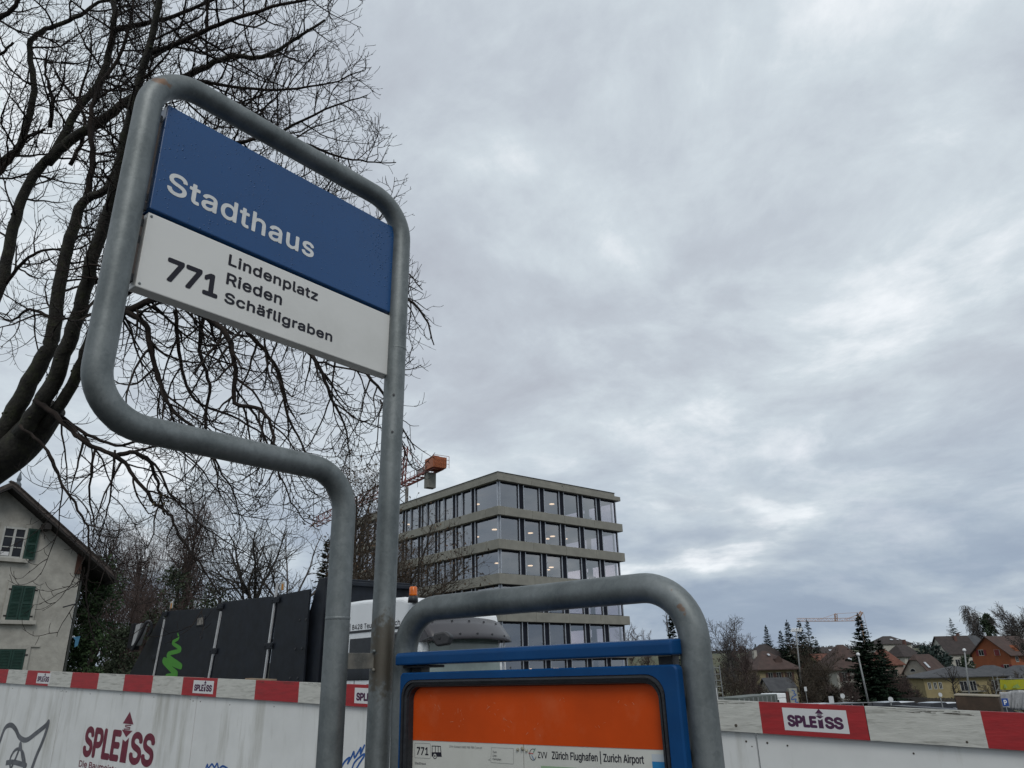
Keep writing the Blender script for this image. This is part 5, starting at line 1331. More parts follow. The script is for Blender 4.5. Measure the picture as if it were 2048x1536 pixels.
def card(mb, p, d, n, L, wd):
    """one spray of needles: a bent pointed leaf-sized face"""
    d = d / np.linalg.norm(d); s = np.cross(d, n); s /= np.linalg.norm(s) + 1e-9
    mb.add([p, p + d * L * 0.45 + s * wd / 2, p + d * L, p + d * L * 0.45 - s * wd / 2], [(0, 1, 2, 3)])
def conifer(label, base, H, rad, seed, m=NEEDLE, gap=0.0, group=None, sparse=1.0, droop=-0.25, skirt=0.03, top_lean=0.0, name='fir_tree'):
    rnd = random.Random(seed); base = np.asarray(base, float)
    root = thing(name, label, 'tree', base, group)
    top = base + UP * H + V3(top_lean, 0, 0)
    MB().tube([base - UP * 0.4, base + UP * H * 0.5 + V3(top_lean * .4, 0, 0), top], [H * 0.016, H * 0.009, 0.01], 7).build('trunk', TW_DARK, root)
    mb = MB(); z = skirt * H; k = 0
    while z < H * 0.985:
        t = z / H; R_ = rad * (1 - t) ** 1.05 * (0.75 + 0.45 * rnd.random()) + H * 0.006
        nb = max(5, int((9 - 3 * t) * sparse)); a0 = rnd.random() * 6.28
        for i in range(nb):
            a = a0 + i * 6.283 / nb + rnd.uniform(-.3, .3); Lb = R_ * rnd.uniform(0.6, 1.15)
            if rnd.random() < gap: continue
            d = V3(math.cos(a), math.sin(a), droop * (1 - t) + 0.12 * t + rnd.uniform(-.1, .1)); c = base + UP * (z + rnd.uniform(-.02, .02) * H) + V3(top_lean * t, 0, 0)
            m_ = max(3, int(Lb / (H * 0.018)))
            for j in range(m_):
                f = (j + 0.4 + rnd.random() * .5) / m_; p = c + d * Lb * f + UP * (0.10 * Lb * f * f)
                for sg in (-1, 1, 0):
                    dd = d + V3(-d[1], d[0], 0) * sg * rnd.uniform(.5, 1.1) + UP * rnd.uniform(-.45, .15); n = UP + V3(rnd.gauss(0, .5), rnd.gauss(0, .5), 0)
                    card(mb, p, dd, n, H * 0.038 * rnd.uniform(0.7, 1.4) * (1.25 - f * .5) * (1.05 - .5 * t), H * 0.022 * rnd.uniform(.7, 1.3) * (1.1 - .5 * t))
        z += H * 0.0145 * rnd.uniform(0.7, 1.3)
    for _ in range(8): card(mb, top - UP * H * rnd.uniform(0, .04), V3(rnd.gauss(0, .4), rnd.gauss(0, .4), 1), V3(1, .2, 0), H * .03, H * .012)
    mb.build('crown', m, root)
    return root
def leafy(label, base, sx, sy, H, seed, m=IVY, n=1500, size=0.16, name='bush', cat='bush', shape=lambda t: math.sqrt(max(0, 1 - (2 * t - 1) ** 2)), lumps=7, group=None, z0=0.0, trunk=True):
    """uneven leafy mass: leaf clumps spread through lobes"""
    rnd = random.Random(seed); base = np.asarray(base, float); root = thing(name, label, cat, base, group)
    if trunk:
        MB().tube([base - UP * 0.3, base + UP * H * 0.5, base + UP * H * 0.8], [0.03 * H ** .5 + .03, 0.03, 0.01], 6).build('trunk', TW_DARK, root)
    mb = MB(); lob = []
    for _ in range(lumps * 4):
        t = rnd.random(); r_ = shape(t); a = rnd.random() * 6.28; q = rnd.random() ** .5 * 0.8
        lob.append((V3(math.cos(a) * sx * r_ * q, math.sin(a) * sy * r_ * q, z0 + H * t), rnd.uniform(.12, .30) * min(sx, H) + .05))
    for _ in range(n):
        c, r_ = lob[rnd.randrange(len(lob))]; v = V3(rnd.gauss(0, 1), rnd.gauss(0, 1), rnd.gauss(0, 1)); v /= np.linalg.norm(v)
        p = base + c + v * r_ * rnd.uniform(.6, 1.1)
        if p[2] < base[2]: p[2] = base[2] + 0.02
        d = v + V3(rnd.gauss(0, .6), rnd.gauss(0, .6), rnd.gauss(0, .6) + .2); nn = V3(rnd.gauss(0, 1), rnd.gauss(0, 1), rnd.gauss(0, 1)); card(mb, p, d, nn, size * rnd.uniform(.6, 1.5), size * rnd.uniform(.4, .8))
    mb.build('crown' if trunk else 'foliage', m, root); return root
def gat(u, v, d, dz=0.0):
    """ground point below the picture point at that depth; returns base and height up to v"""
    q = at(u, v, d); g = gz(q[0], q[1]) + dz; return V3(q[0], q[1], g), q[2] - g

# ------------------------------------------------------------------ trees behind the lorry, left
def left_trees():
    b, h = gat(212, 1128, 31); leafy('dense dark green thuja hedge standing beside the gable house', b, 1.5, 1.3, h, 1, THUJA, 11000, 0.13, 'thuja_tree', 'tree', lambda t: 1.0 - 0.75 * t ** 1.6, 14)
    b, h = gat(180, 1215, 32.5); leafy('low dark thuja bush against the old house corner', b, 1.1, 1.2, h, 5, THUJA, 5000, 0.13, 'thuja_tree', 'tree', lambda t: 1.0 - 0.7 * t ** 1.8, 9)
    b, h = gat(250, 1260, 30); leafy('olive green conifer hedge between thuja and lorry boards', b, 1.1, 1.0, h, 2, PINE, 5000, 0.12, 'thuja_tree', 'tree', lambda t: 1.0 - 0.6 * t ** 2, 9)
    for i, (u, v, d, sp, lab) in enumerate(((232, 1050, 46, 3.6, 'pale weeping birch with hanging twigs directly right of the house roof'), (395, 985, 50, 4.6, 'tall weeping birch with fine hanging twigs behind the lorry boards'), (300, 1085, 54, 4.2, 'smaller weeping birch filling the gap between two taller birches'))):
        b, h = gat(u, v, d); bare_tree(lab, b, h, sp, 20 + i, TW_RED, droop=True, trunk_h=0.2, upright=0.6, dens=1.75, name='birch_tree', twig=0.0065, trunk_m=TW_DARK)
    b, h = gat(265, 1165, 42); bare_tree('reddish brown bare thicket tree behind the lorry mirror', b, h, 3.0, 31, TW_RED, trunk_h=0.1, dens=1.7, twig=0.008)
    b, h = gat(310, 1150, 44); bare_tree('brownish bare shrub tree above the sloping black board', b, h, 3.0, 32, TW_RED, trunk_h=0.1, dens=1.7, twig=0.008)
    # two small pines
    for i, (u, v, d, r_, lab) in enumerate(((345, 1148, 38, 1.9, 'dark green pine above the flap window of the black boards'), (430, 1165, 40, 2.0, 'broad brownish green pine behind the second black board'))):
        b, h = gat(u, v, d)
        leafy(lab, b + UP * h * 0.25, r_, r_, h * 0.75, 40 + i, PINE, 2600, 0.15, 'pine_tree', 'tree', lambda t: (1 - t) ** .6 * .9 + .1, 9)
    b, h = gat(520, 960, 24); bare_tree('round crowned bare tree with upswept branches behind the tall black board', b, h, 3.1, 51, TW_DARK, trunk_h=0.44, lead=0.10, dens=1.5, r0=0.12, twig=0.006)
    b, h = gat(600, 1060, 40); bare_tree('slender bare tree between round tree and dark spruce', b, h, 3.2, 53, TW_GREY, trunk_h=0.2, dens=1.0, twig=0.008)
    b, h = gat(658, 1075, 48); conifer('dark spruce half hidden behind the lower sign post', b, h, 2.4, 52, NEEDLE)
    b, h = gat(735, 945, 34); bare_tree('tall tree with withered leaves standing before the office block', b, h, 3.3, 61, TW_BROWN, trunk_h=0.22, dens=1.5, leaves=2200, upright=0.55, r0=0.16, name='leafless_tree', twig=0.007, trunk_m=TW_DARK)
    b, h = gat(795, 1035, 30); bare_tree('low branching tree with few withered leaves behind the orange beacon', b, h, 4.0, 62, TW_BROWN, trunk_h=0.2, dens=1.6, leaves=2200, r0=0.12, name='leafless_tree', twig=0.006, trunk_m=TW_DARK)
left_trees()

# ------------------------------------------------------------------ the village on the slope to the right
ROOF_BROWN = mat('brown_roof_tiles', (0.044, 0.027, 0.023), 0.9, scale=1.2, col2=(0.068, 0.041, 0.034), dirt=(0.045, 0.036, 0.03), dscale=0.5, damt=0.7)
ROOF_DARK = mat('dark_roof_tiles', (0.028, 0.022, 0.021), 0.9, scale=1.2, col2=(0.046, 0.036, 0.034))
ROOF_RED = mat('red_roof_tiles', (0.10, 0.038, 0.026), 0.9, scale=1.2, col2=(0.15, 0.062, 0.042))
ROOF_GREY = mat('slate_roof', (0.038, 0.040, 0.045), 0.85, scale=1.0, col2=(0.062, 0.064, 0.069))
W_CREAM = mat('cream_wall', (0.24, 0.20, 0.115), 0.85, scale=0.8, var=0.1)
W_YELLOW = mat('yellow_wall', (0.25, 0.205, 0.105), 0.85, scale=0.8, var=0.08)
W_WHITE = mat('offwhite_wall', (0.36, 0.35, 0.31), 0.85, scale=0.8, var=0.08)
W_GREY = mat('grey_wall', (0.24, 0.22, 0.19), 0.85, scale=0.8, var=0.12)
W_PINK = mat('pinkish_wall', (0.25, 0.19, 0.16), 0.85, scale=0.8, var=0.1)
W_ORANGE = mat('orange_wall', (0.205, 0.060, 0.022), 0.85, scale=0.8, var=0.08)
SHUT_RED = mat('red_shutter', (0.14, 0.014, 0.016), 0.6)
SHUT_BROWN = mat('brown_shutter', (0.06, 0.025, 0.018), 0.6)
BRICK = mat('chimney_brick', (0.10, 0.05, 0.04), 0.9)
def house(label, u, v_eave, v_ridge, v_base, d, Wd, D, ang, kind, wm, rm, wins=(), group='houses on the slope', ridge=0.4, chimney=None, over=0.5, shut=None, name='house', eyebrow=None, dormer=None, skylight=()):
    """u: picture column of the near corner; Wd runs along heading ang, D along ang+90 (away to the left)"""
    C = at(u, v_eave, d); ze = C[2]; zr = at(u, v_ridge, d)[2]; zb = at(u, v_base, d)[2]
    zb = min(zb, ze - 2.4); x, y = hvec(ang), hvec(ang + 90)
    root = thing(name, label, 'house', V3(C[0], C[1], zb), group)
    o = V3(C[0], C[1], 0); P = lambda a, b, z: o + x * a + y * b + UP * z
    zz = zb - 1.5
    mb = MB()
    if kind == 'gable':      # gable faces the D side (b along), ridge along x
        mb.prism([P(0, 0, zz), P(0, D, zz), P(0, D, ze), P(0, D / 2, zr), P(0, 0, ze)], x * Wd)
    elif kind == 'clipped':
        zc = ze + (zr - ze) * 0.72; k = D * 0.36
        mb.prism([P(0, 0, zz), P(0, D, zz), P(0, D, ze), P(0, D - k, zc), P(0, k, zc), P(0, 0, ze)], x * Wd)
    else:
        mb.prism([P(0, 0, zz), P(0, D, zz), P(0, D, ze), P(0, 0, ze)], x * Wd)
    mb.build('wall', wm, root)
    r = MB(); t = 0.18; ov = over
    if kind in ('gable', 'clipped'):
        dz = ov * (zr - ze) / (D / 2)
        for sg in (0, 1):
            b0 = -ov if sg == 0 else D + ov
            clip = 0.0 if kind == 'gable' else Wd * 0.14
            q = [P(-ov, b0, ze - dz), P(Wd + ov, b0, ze - dz), P(Wd + ov - clip, D / 2, zr), P(-ov + clip, D / 2, zr)]
            if kind == 'clipped':
                zc = ze + (zr - ze) * 0.66; bc = D * 0.33 if sg == 0 else D * 0.67
                q = [P(-ov, b0, ze - dz), P(Wd + ov, b0, ze - dz), P(Wd + ov, bc, zc), P(Wd + ov - clip, D / 2, zr), P(-ov + clip, D / 2, zr), P(-ov, bc, zc)]
            if sg: q = q[::-1]
            r.prism([p + UP * t for p in q], -UP * t)
        if kind == 'clipped':
            zc = ze + (zr - ze) * 0.66
            for a, c in ((-ov, Wd * 0.14 - ov), (Wd + ov, Wd + ov - Wd * 0.14)):
                q = [P(a, D * 0.33, zc + t), P(a, D * 0.67, zc + t), P(c, D / 2, zr + t)]
                r.add(q, [(0, 1, 2) if a > 0 else (2, 1, 0)])
    else:                     # hip
        rl = ridge * max(Wd, D) / 2
        ra, rb_ = (P(Wd / 2 - rl, D / 2, zr), P(Wd / 2 + rl, D / 2, zr)) if Wd >= D else (P(Wd / 2, D / 2 - rl, zr), P(Wd / 2, D / 2 + rl, zr))
        c = [P(-ov, -ov, ze), P(Wd + ov, -ov, ze), P(Wd + ov, D + ov, ze), P(-ov, D + ov, ze)]
        low = [p - UP * t for p in c]
        vs = c + [ra, rb_] + low
        if Wd >= D: fs = [(0, 1, 5, 4), (1, 2, 5), (2, 3, 4, 5), (3, 0, 4)]
        else: fs = [(0, 1, 4), (1, 2, 5, 4), (2, 3, 5), (3, 0, 4, 5)]
        fs += [(9, 8, 7, 6), (0, 6, 7, 1), (1, 7, 8, 2), (2, 8, 9, 3), (3, 9, 6, 0)]
        r.add(vs, fs)
    ro = r.build('roof', rm, root)
    if chimney:
        a, b, hh = chimney; MB().box(P(a, b, (ze + zr) / 2 + hh / 2 + 0.2), 0.7, 0.7, (zr - ze) / 2 + hh + 0.9, x, y, UP).build('chimney', BRICK if wm is not W_CREAM else W_WHITE, ro)
    if dormer:
        a, b, zf, m = dormer; zd = ze + (zr - ze) * zf
        dm = MB(); dm.prism([P(a, b - 0.8, zd), P(a, b + 0.8, zd), P(a, b + 0.8, zd + 0.9), P(a, b, zd + 1.5), P(a, b - 0.8, zd + 0.9)] if Wd < D else [P(a - 0.8, b, zd), P(a + 0.8, b, zd), P(a + 0.8, b, zd + 0.9), P(a, b, zd + 1.5), P(a - 0.8, b, zd + 0.9)], (x if Wd < D else y) * 2.2); dm.build('dormer', m, ro)
    for (f, e_, w_, h_) in skylight:   # fraction along the eaves side facing the camera, fraction up
        if kind == 'hip': q0, q1, q2, q3 = P(-ov, -ov, ze), P(Wd + ov, -ov, ze), ra if Wd < D else rb_, ra
        else:
            dz = ov * (zr - ze) / (D / 2); q0, q1, q2, q3 = P(-ov, -ov, ze - dz), P(Wd + ov, -ov, ze - dz), P(Wd + ov, D / 2, zr), P(-ov, D / 2, zr)
        e1 = (q1 - q0) / np.linalg.norm(q1 - q0); mid = q0 + (q1 - q0) * f; tp = q3 + (q2 - q3) * f; e2 = (tp - mid) / np.linalg.norm(tp - mid); nn = np.cross(e1, e2); c = mid + (tp - mid) * e_
        if nn[2] < 0: nn = -nn
        MB().box(c + nn * (0.10 + t), w_, h_, 0.12, e1, e2, nn).build('skylight', mat('skylight_glass', (0.40, 0.42, 0.45), 0.12), ro)
    # windows: (side, along fraction, z fraction between base and eaves/ridge, width, height, style)
    for (side, fa, zf, w_, h_, style) in wins:
        zc = zb + (ze - zb) * zf
        if side == 'a': c, ax, n = P(Wd * fa, 0, zc), x, -y          # wall along Wd
        else: c, ax, n = P(0, D * fa, zc), y, -x                     # wall along D
        fr = MB(); q = lambda a_, c_, o_: c + ax * a_ + UP * c_ + n * o_
        X_, Z_, i_ = w_ / 2 + 0.08, h_ / 2 + 0.08, 0.10
        A_ = [(-X_, -Z_), (X_, -Z_), (X_, Z_), (-X_, Z_)]; B_ = [(-X_ + i_, -Z_ + i_), (X_ - i_, -Z_ + i_), (X_ - i_, Z_ - i_), (-X_ + i_, Z_ - i_)]
        if style == 'arch':
            m_ = 8; A_ = [(-X_, -Z_), (X_, -Z_)] + [(X_ * math.cos(R(180 * k / m_)), -Z_ + 2 * Z_ * math.sin(R(180 * k / m_))) for k in range(1, m_)]
            B_ = [(-X_ + i_, -Z_ + i_), (X_ - i_, -Z_ + i_)] + [((X_ - i_) * math.cos(R(180 * k / m_)), -Z_ + i_ + 2 * (Z_ - i_) * math.sin(R(180 * k / m_))) for k in range(1, m_)]
        nn_ = len(A_)
        fr.add([q(*p, 0.05) for p in A_] + [q(*p, 0.05) for p in B_] + [q(*p, 0.0) for p in A_], [(k, (k + 1) % nn_, (k + 1) % nn_ + nn_, k + nn_) for k in range(nn_)] + [(k + 2 * nn_, (k + 1) % nn_ + 2 * nn_, (k + 1) % nn_, k) for k in range(nn_)])
        wd = fr.build('window', FRAME_WHITE, root)
        pn = MB(); pn.add([q(*p, 0.02) for p in B_], [tuple(range(nn_))]); pn.build('pane', GLASS_DARK, wd)
        if style in ('shut', 'closed', 'brown'):
            sm = SHUT_RED if style != 'brown' else SHUT_BROWN
            if style == 'closed':
                for sg in (-1, 1): MB().box(c + ax * sg * w_ / 4 + n * 0.09, w_ / 2 - 0.02, 0.05, h_ + 0.1, ax, None, UP).build('shutter', sm, wd)
            else:
                for sg in (-1, 1): MB().box(c + ax * sg * (w_ * 0.80) + n * 0.06, w_ * 0.52, 0.05, h_ + 0.1, ax, None, UP).build('shutter', sm, wd)
        if style in ('plain', 'shut', 'brown', 'door'): MB().box(c + n * 0.055, 0.07, 0.03, h_ - 0.02, ax, None, UP).build('glazing_bar', FRAME_WHITE, wd)
    return root, P
def village():
    # far row first
    house('small far house with pale dormer between yellow gable and big brown roof', 1640, 1306, 1295, 1335, 230, 9, 7, 8, 'gable', W_WHITE, ROOF_DARK, [('a', 0.3, .6, 1.2, 1.2, 'plain'), ('a', 0.6, .6, 1.2, 1.2, 'plain')], skylight=((.5, .4, 1.6, .8),))
    house('white hillside villa with dark hip roof and skylights', 1766, 1288, 1271, 1312, 255, 11.5, 9, 14, 'hip', W_WHITE, ROOF_DARK, [('a', .32, .45, 1.1, 1.4, 'plain'), ('a', .45, .45, 1.1, 1.4, 'plain'), ('a', .78, .45, 1.1, 1.4, 'plain')], ridge=.28, skylight=((.42, .45, 1.1, .8), (.72, .45, .8, .6)))
    house('dark brown hip roof rising behind the brown villa with white chimney', 1524, 1316, 1287, 1345, 185, 7.2, 7.5, 20, 'hip', W_GREY, ROOF_DARK, [('a', .5, .5, 1.1, 1.2, 'plain')], ridge=.35)
    house('pale house under grey brown roof left of the round pine', 1808, 1313, 1288, 1345, 205, 7.2, 6.5, 24, 'hip', W_WHITE, ROOF_DARK, [('a', .25, .75, 1.0, 1.1, 'plain'), ('a', .6, .75, 1.0, 1.1, 'plain'), ('b', .3, .75, 1, 1.1, 'plain')], ridge=.5, chimney=(6, 4, 1.5))
    house('long dark roofed white house just left of the orange house', 1896, 1306, 1272, 1340, 205, 9.0, 8.0, 5, 'gable', W_WHITE, ROOF_DARK, [('a', .25, .4, 1.3, 1.8, 'plain'), ('a', .45, .4, 1.3, 1.8, 'plain'), ('a', .75, .4, 1.2, 1.2, 'plain')], chimney=(5, 3, .6))
    house('low grey roofed house peeking over behind the orange gable', 1930, 1290, 1271, 1330, 225, 9, 7, 20, 'gable', W_GREY, ROOF_GREY, [('a', .4, .5, 1, 1, 'plain')], chimney=(1.5, 3, .8))
    house('orange house with red shutters and brown tiled roof', 2018, 1307, 1271, 1352, 180, 13.5, 9.4, 28, 'gable', W_ORANGE, ROOF_BROWN,
          [('b', .72, 1.08, 1.2, 1.25, 'shut'), ('b', .30, 1.06, 1.2, 1.25, 'closed'), ('b', .14, .38, 1.2, 1.25, 'shut'), ('a', .2, .75, 1.1, 1.2, 'plain'), ('a', .5, .75, 1.1, 1.2, 'plain')], over=.7, dormer=(4.5, 0.4, 0.12, W_ORANGE), chimney=(9, 5, .6))
    house('pinkish house with reddish brown roof behind the second fir', 1768, 1330, 1296, 1372, 185, 5.6, 7, 14, 'hip', W_PINK, ROOF_RED, [('a', .5, .6, 1.1, 1.3, 'plain')], ridge=.3)
    house('yellow gable house with bright red tiled roof behind bare trees', 1651, 1336, 1308, 1398, 168, 6.0, 6.4, 30, 'gable', W_CREAM, ROOF_RED, [('b', .5, 1.08, .9, .9, 'plain'), ('b', .35, .72, 1, 1.2, 'brown'), ('b', .7, .72, 1, 1.2, 'brown'), ('a', .5, .5, 1, 1.2, 'plain')])
    house('cream villa with big brown pyramid roof, dormer and white chimney', 1518, 1339, 1301, 1394, 150, 8.6, 8.6, 14, 'hip', W_CREAM, ROOF_BROWN, [('a', .28, .72, 1.0, 1.5, 'brown'), ('a', .50, .72, 1.0, 1.5, 'brown'), ('a', .78, .72, 1.0, 1.5, 'brown'), ('a', .3, .25, 1.0, 1.5, 'plain'), ('a', .7, .25, 1.0, 1.5, 'plain'), ('b', .3, .7, 1, 1.5, 'brown')], ridge=.12, over=.9, chimney=(2.2, 4.6, .4), dormer=(5.4, 0.9, .30, ROOF_BROWN), skylight=((.5, .72, .5, .6),))
    house('pale villa under a steep brown hip roof left of the big fir', 1672, 1339, 1288, 1398, 138, 7.4, 7.0, 8, 'hip', W_WHITE, ROOF_BROWN, [('a', .20, .74, 1.0, 1.5, 'brown'), ('a', .62, .74, 1.0, 1.5, 'brown'), ('a', .2, .25, 1.2, 1.4, 'brown'), ('a', .62, .25, 1.2, 1.4, 'brown')], ridge=.18, over=.9, skylight=((.46, .35, .7, .6),))
    house('grey rendered house with clipped gable, arch window and skylight', 1858, 1344, 1309, 1385, 160, 6.4, 5.9, 30, 'clipped', W_GREY, ROOF_BROWN, [('b', .62, 1.10, 1.3, .65, 'arch'), ('b', .5, .4, 1, 1.1, 'plain')], skylight=((.22, .45, .7, 1.5),))
    # the yellow building with three grey hips: one house, joined blocks
    r, P = house('long yellow house with grey hip roofs and balcony behind the parking lot', 1846, 1355, 1334, 1408, 145, 16.5, 9, -4, 'hip', W_YELLOW, ROOF_GREY,
          [('a', .055, .68, .5, 1.1, 'plain'), ('a', .12, .68, .5, 1.1, 'plain'), ('a', .18, .68, .5, 1.1, 'plain'), ('a', .445, .60, 1.3, 2.1, 'door'), ('a', .55, .60, 1.1, 2.1, 'door'), ('a', .80, .66, 1.0, 1.6, 'plain'), ('a', .92, .66, 1.0, 1.6, 'plain'), ('a', .47, .1, .9, 1.6, 'door'), ('a', .9, .15, 1, 1.6, 'plain')], ridge=.06, over=.8)
    za = at(1905, 1383, 144)[2]
    MB().box(P(8.4, -0.75, za), 4.6, 1.5, 0.22, hvec(-4), None, UP).build('balcony', mat('balcony_slab', (0.2, 0.19, 0.16), .8), r)
    rl = MB()
    for t in np.linspace(-2.25, 2.25, 16): rl.tube([P(8.4 + t, -1.45, za), P(8.4 + t, -1.45, za + 1.0)], 0.025, 4)
    rl.box(P(8.4, -1.45, za + 1.02), 4.6, 0.06, 0.06, hvec(-4), None, UP); rl.build('railing', mat('dark_railing', (0.06, 0.06, 0.06), .6), r)['kind'] = 'stuff'
    house('second grey hip roof block of the yellow house, further right', 1960, 1354, 1331, 1408, 150, 8.5, 8, -4, 'hip', W_YELLOW, ROOF_GREY, [('a', .25, .66, 1.1, 1.7, 'plain'), ('a', .55, .66, 1.1, 1.7, 'plain'), ('a', .8, .66, 1.1, 1.7, 'plain')], ridge=.25, over=.8)
    house('right hand grey roofed yellow block cut by the picture edge', 2022, 1356, 1331, 1408, 143, 9, 8, -4, 'hip', W_YELLOW, ROOF_GREY, [('a', .2, .66, 1.1, 1.7, 'plain')], ridge=.3, over=.8)
    house('low grey roofed shed behind the white camper', 1542, 1382, 1358, 1408, 120, 4.6, 4, 10, 'gable', W_GREY, ROOF_GREY, [('b', .5, .5, .9, 1.0, 'plain')], over=.3, name='shed')
village()

def right_trees():
    T = lambda lab, u, v, d, sp, seed, **k: (lambda b, h: bare_tree(lab, b, h, sp, seed, twig=k.pop('twig', d * 0.00019), r0=k.pop('r0', h * 0.012), dens=k.pop('dens', 1.0) * 1.45, **k))(*gat(u, v, d))
    C = lambda lab, u, v, d, r_, seed, **k: (lambda b, h: conifer(lab, b, h, r_, seed, **k))(*gat(u, v, d))
    B = lambda lab, u, v, d, sx, n, seed, m, **k: (lambda b, h: leafy(lab, b, sx, sx, h, seed, m, n, k.pop('size', 0.35), **k))(*gat(u, v, d))
    C('narrow dark conifer seen through the steel loop of the timetable frame', 1341, 1232, 120, 2.6, 71)
    T('slim bare poplar behind the loop of the timetable frame', 1333, 1205, 130, 2.2, 72, m=TW_GREY, upright=1.0, dens=1.1, name='poplar_tree')
    T('leafless tree showing between office block and blue lid', 1262, 1258, 170, 4, 73, m=TW_RED)
    T('small leafless tree left of the narrow conifer', 1290, 1268, 170, 4, 74, m=TW_RED)
    T('spreading grey bare tree just right of the timetable frame', 1455, 1247, 120, 5.2, 75, m=TW_GREY, trunk_h=.3, dens=1.2)
    T('reddish bare tree before the cream villa, left of its roof', 1488, 1278, 105, 3.2, 76, m=TW_RED, trunk_h=.25, dens=1.2)
    T('brown bare tree low beside the cage ladder', 1462, 1325, 95, 2.6, 77, m=TW_BROWN, trunk_h=.15)
    T('bare thicket left of the cream villa wall', 1505, 1335, 125, 3.0, 78, m=TW_RED, trunk_h=.12)
    C('small isolated spruce above the dark brown hip roof', 1531, 1251, 215, 4.0, 79)
    C('tiny spruce top beside the grey bare tree', 1510, 1288, 215, 2.2, 80)
    C('left outer spruce of the dark group behind the floodlights', 1560, 1262, 190, 4.4, 81)
    C('tall spruce of the dark group, left of the floodlights', 1573, 1242, 185, 5.6, 82)
    C('tall spruce of the dark group, right behind the floodlights', 1597, 1242, 180, 6.0, 83)
    C('thin airy spruce at the right of the dark group', 1613, 1240, 175, 5.0, 84, gap=.45, sparse=.7)
    C('short spruce at the right foot of the dark group', 1632, 1280, 178, 4.2, 85)
    T('brown bare tree in front of the dark spruce group', 1618, 1283, 128, 4.2, 86, m=TW_BROWN, trunk_h=.2, dens=1.25)
    T('low brown bare tree in front of the yellow gable', 1640, 1330, 118, 3.6, 87, m=TW_BROWN, trunk_h=.15, dens=1.2)
    T('brown bare tree beside the graffiti pillar', 1600, 1335, 110, 3.0, 88, m=TW_BROWN, trunk_h=.15)
    T('knotty bare tree before the pale villa', 1693, 1348, 100, 2.4, 89, m=TW_RED, trunk_h=.25)
    C('very tall dark pointed fir in the middle of the village', 1716, 1229, 112, 5.6, 90, m=NEEDLE, sparse=1.5, skirt=.02)
    C('second dark fir, shorter, standing right of the tallest one', 1757, 1279, 118, 5.0, 91, m=NEEDLE, sparse=1.4, skirt=.02)
    T('rusty brown thicket right of the firs', 1790, 1350, 112, 3.4, 92, m=TW_RED, trunk_h=.1, dens=1.3)
    T('rusty brown thicket before the clipped gable', 1812, 1352, 118, 3.0, 93, m=TW_RED, trunk_h=.1, dens=1.3)
    B('big round dark pine left of the long dark roof', 1866, 1283, 185, 4.2, 2600, 94, NEEDLE_B, name='pine_tree', cat='tree', size=.7)
    B('round evergreen bush beside the orange house wall', 1932, 1310, 178, 2.0, 1200, 95, IVY, size=.5, name='evergreen_bush')
    B('dark evergreen bush under the arch window house roof', 1893, 1322, 172, 2.2, 1200, 96, NEEDLE_B, size=.5, name='evergreen_bush')
    C('open crowned pine behind the long dark roof', 1900, 1237, 235, 5.2, 97, gap=.25, sparse=.8, droop=-.05, name='pine_tree')
    T('pale weeping birch on the ridge left of the ivy columns', 1944, 1216, 240, 5.4, 98, m=TW_GREY, droop=True, upright=.5, dens=.9, name='birch_tree', trunk_m=BIRCH)
    B('ivy covered column tree on the ridge, left one', 1963, 1226, 236, 1.5, 1300, 99, IVY, name='ivy_tree', cat='tree', size=.6, shape=lambda t: .9 - .5 * t)
    B('ivy covered column tree on the ridge, right and wider', 1974, 1228, 238, 2.6, 2000, 100, IVY, name='ivy_tree', cat='tree', size=.6, shape=lambda t: 1 - .75 * t)
    T('large leafless tree over the orange house roof', 2022, 1216, 215, 7.0, 101, m=TW_GREY, trunk_h=.25, dens=1.2)
    T('dark bare tree at the right edge before the orange house', 2046, 1262, 120, 4.0, 102, m=TW_DARK, trunk_h=.25, dens=1.1)
    T('pruned bare tree with forked branches before the yellow balcony', 1898, 1340, 96, 2.0, 103, m=TW_DARK, trunk_h=.45, dens=.5, r0=.16)
    T('thin bare shrub beside the yellow banner', 1985, 1358, 110, 2.2, 104, m=TW_BROWN, trunk_h=.1)
    T('bare shrub right of the yellow house windows', 2030, 1345, 112, 2.6, 105, m=TW_BROWN, trunk_h=.12)
    # hedges and shrubs along the far parking edge
    for i, (u, v, d, sx, lab) in enumerate(((1447, 1330, 140, 6.0, 'dark brown thicket mass right beside the timetable frame'), (1470, 1352, 130, 4.5, 'dark shrub mass below the spreading bare tree'), (1520, 1380, 112, 2.6, 'low brown shrub before the cream villa'), (1655, 1378, 112, 3.0, 'brown shrub before the yellow gable'), (1630, 1366, 125, 3.4, 'brown shrub at the foot of the floodlight mast'))):
        b, h = gat(u, v, d); leafy(lab, b, sx, sx, h, 120 + i, mat('brown_shrub', (0.022, 0.018, 0.011), .9, scale=1, col2=(0.055, 0.045, 0.028)), 1500, .4, 'shrub', 'bush')
    rnd = random.Random(9); mb = MB()
    for _ in range(26000):
        x = rnd.uniform(-60, 330); y = rnd.uniform(296, 345); z = gz(x, y); s = rnd.uniform(.25, .6)
        hh = 1.0 + 1.4 * (0.5 + 0.5 * math.sin(x * .31 + 2 * math.sin(x * .13))) * (0.6 + 0.4 * math.sin(y * .5))
        card(mb, V3(x, y, z + rnd.random() ** 1.2 * hh), V3(rnd.gauss(0, 1), rnd.gauss(0, 1), rnd.gauss(0, 1)), V3(rnd.gauss(0, 1), rnd.gauss(0, 1), 1), s * 1.6, s)
    mb.build('far_wood', mat('far_wood_brown', (0.026, 0.028, 0.026), .95, scale=.1, col2=(0.055, 0.052, 0.048)), kind='stuff')
right_trees()

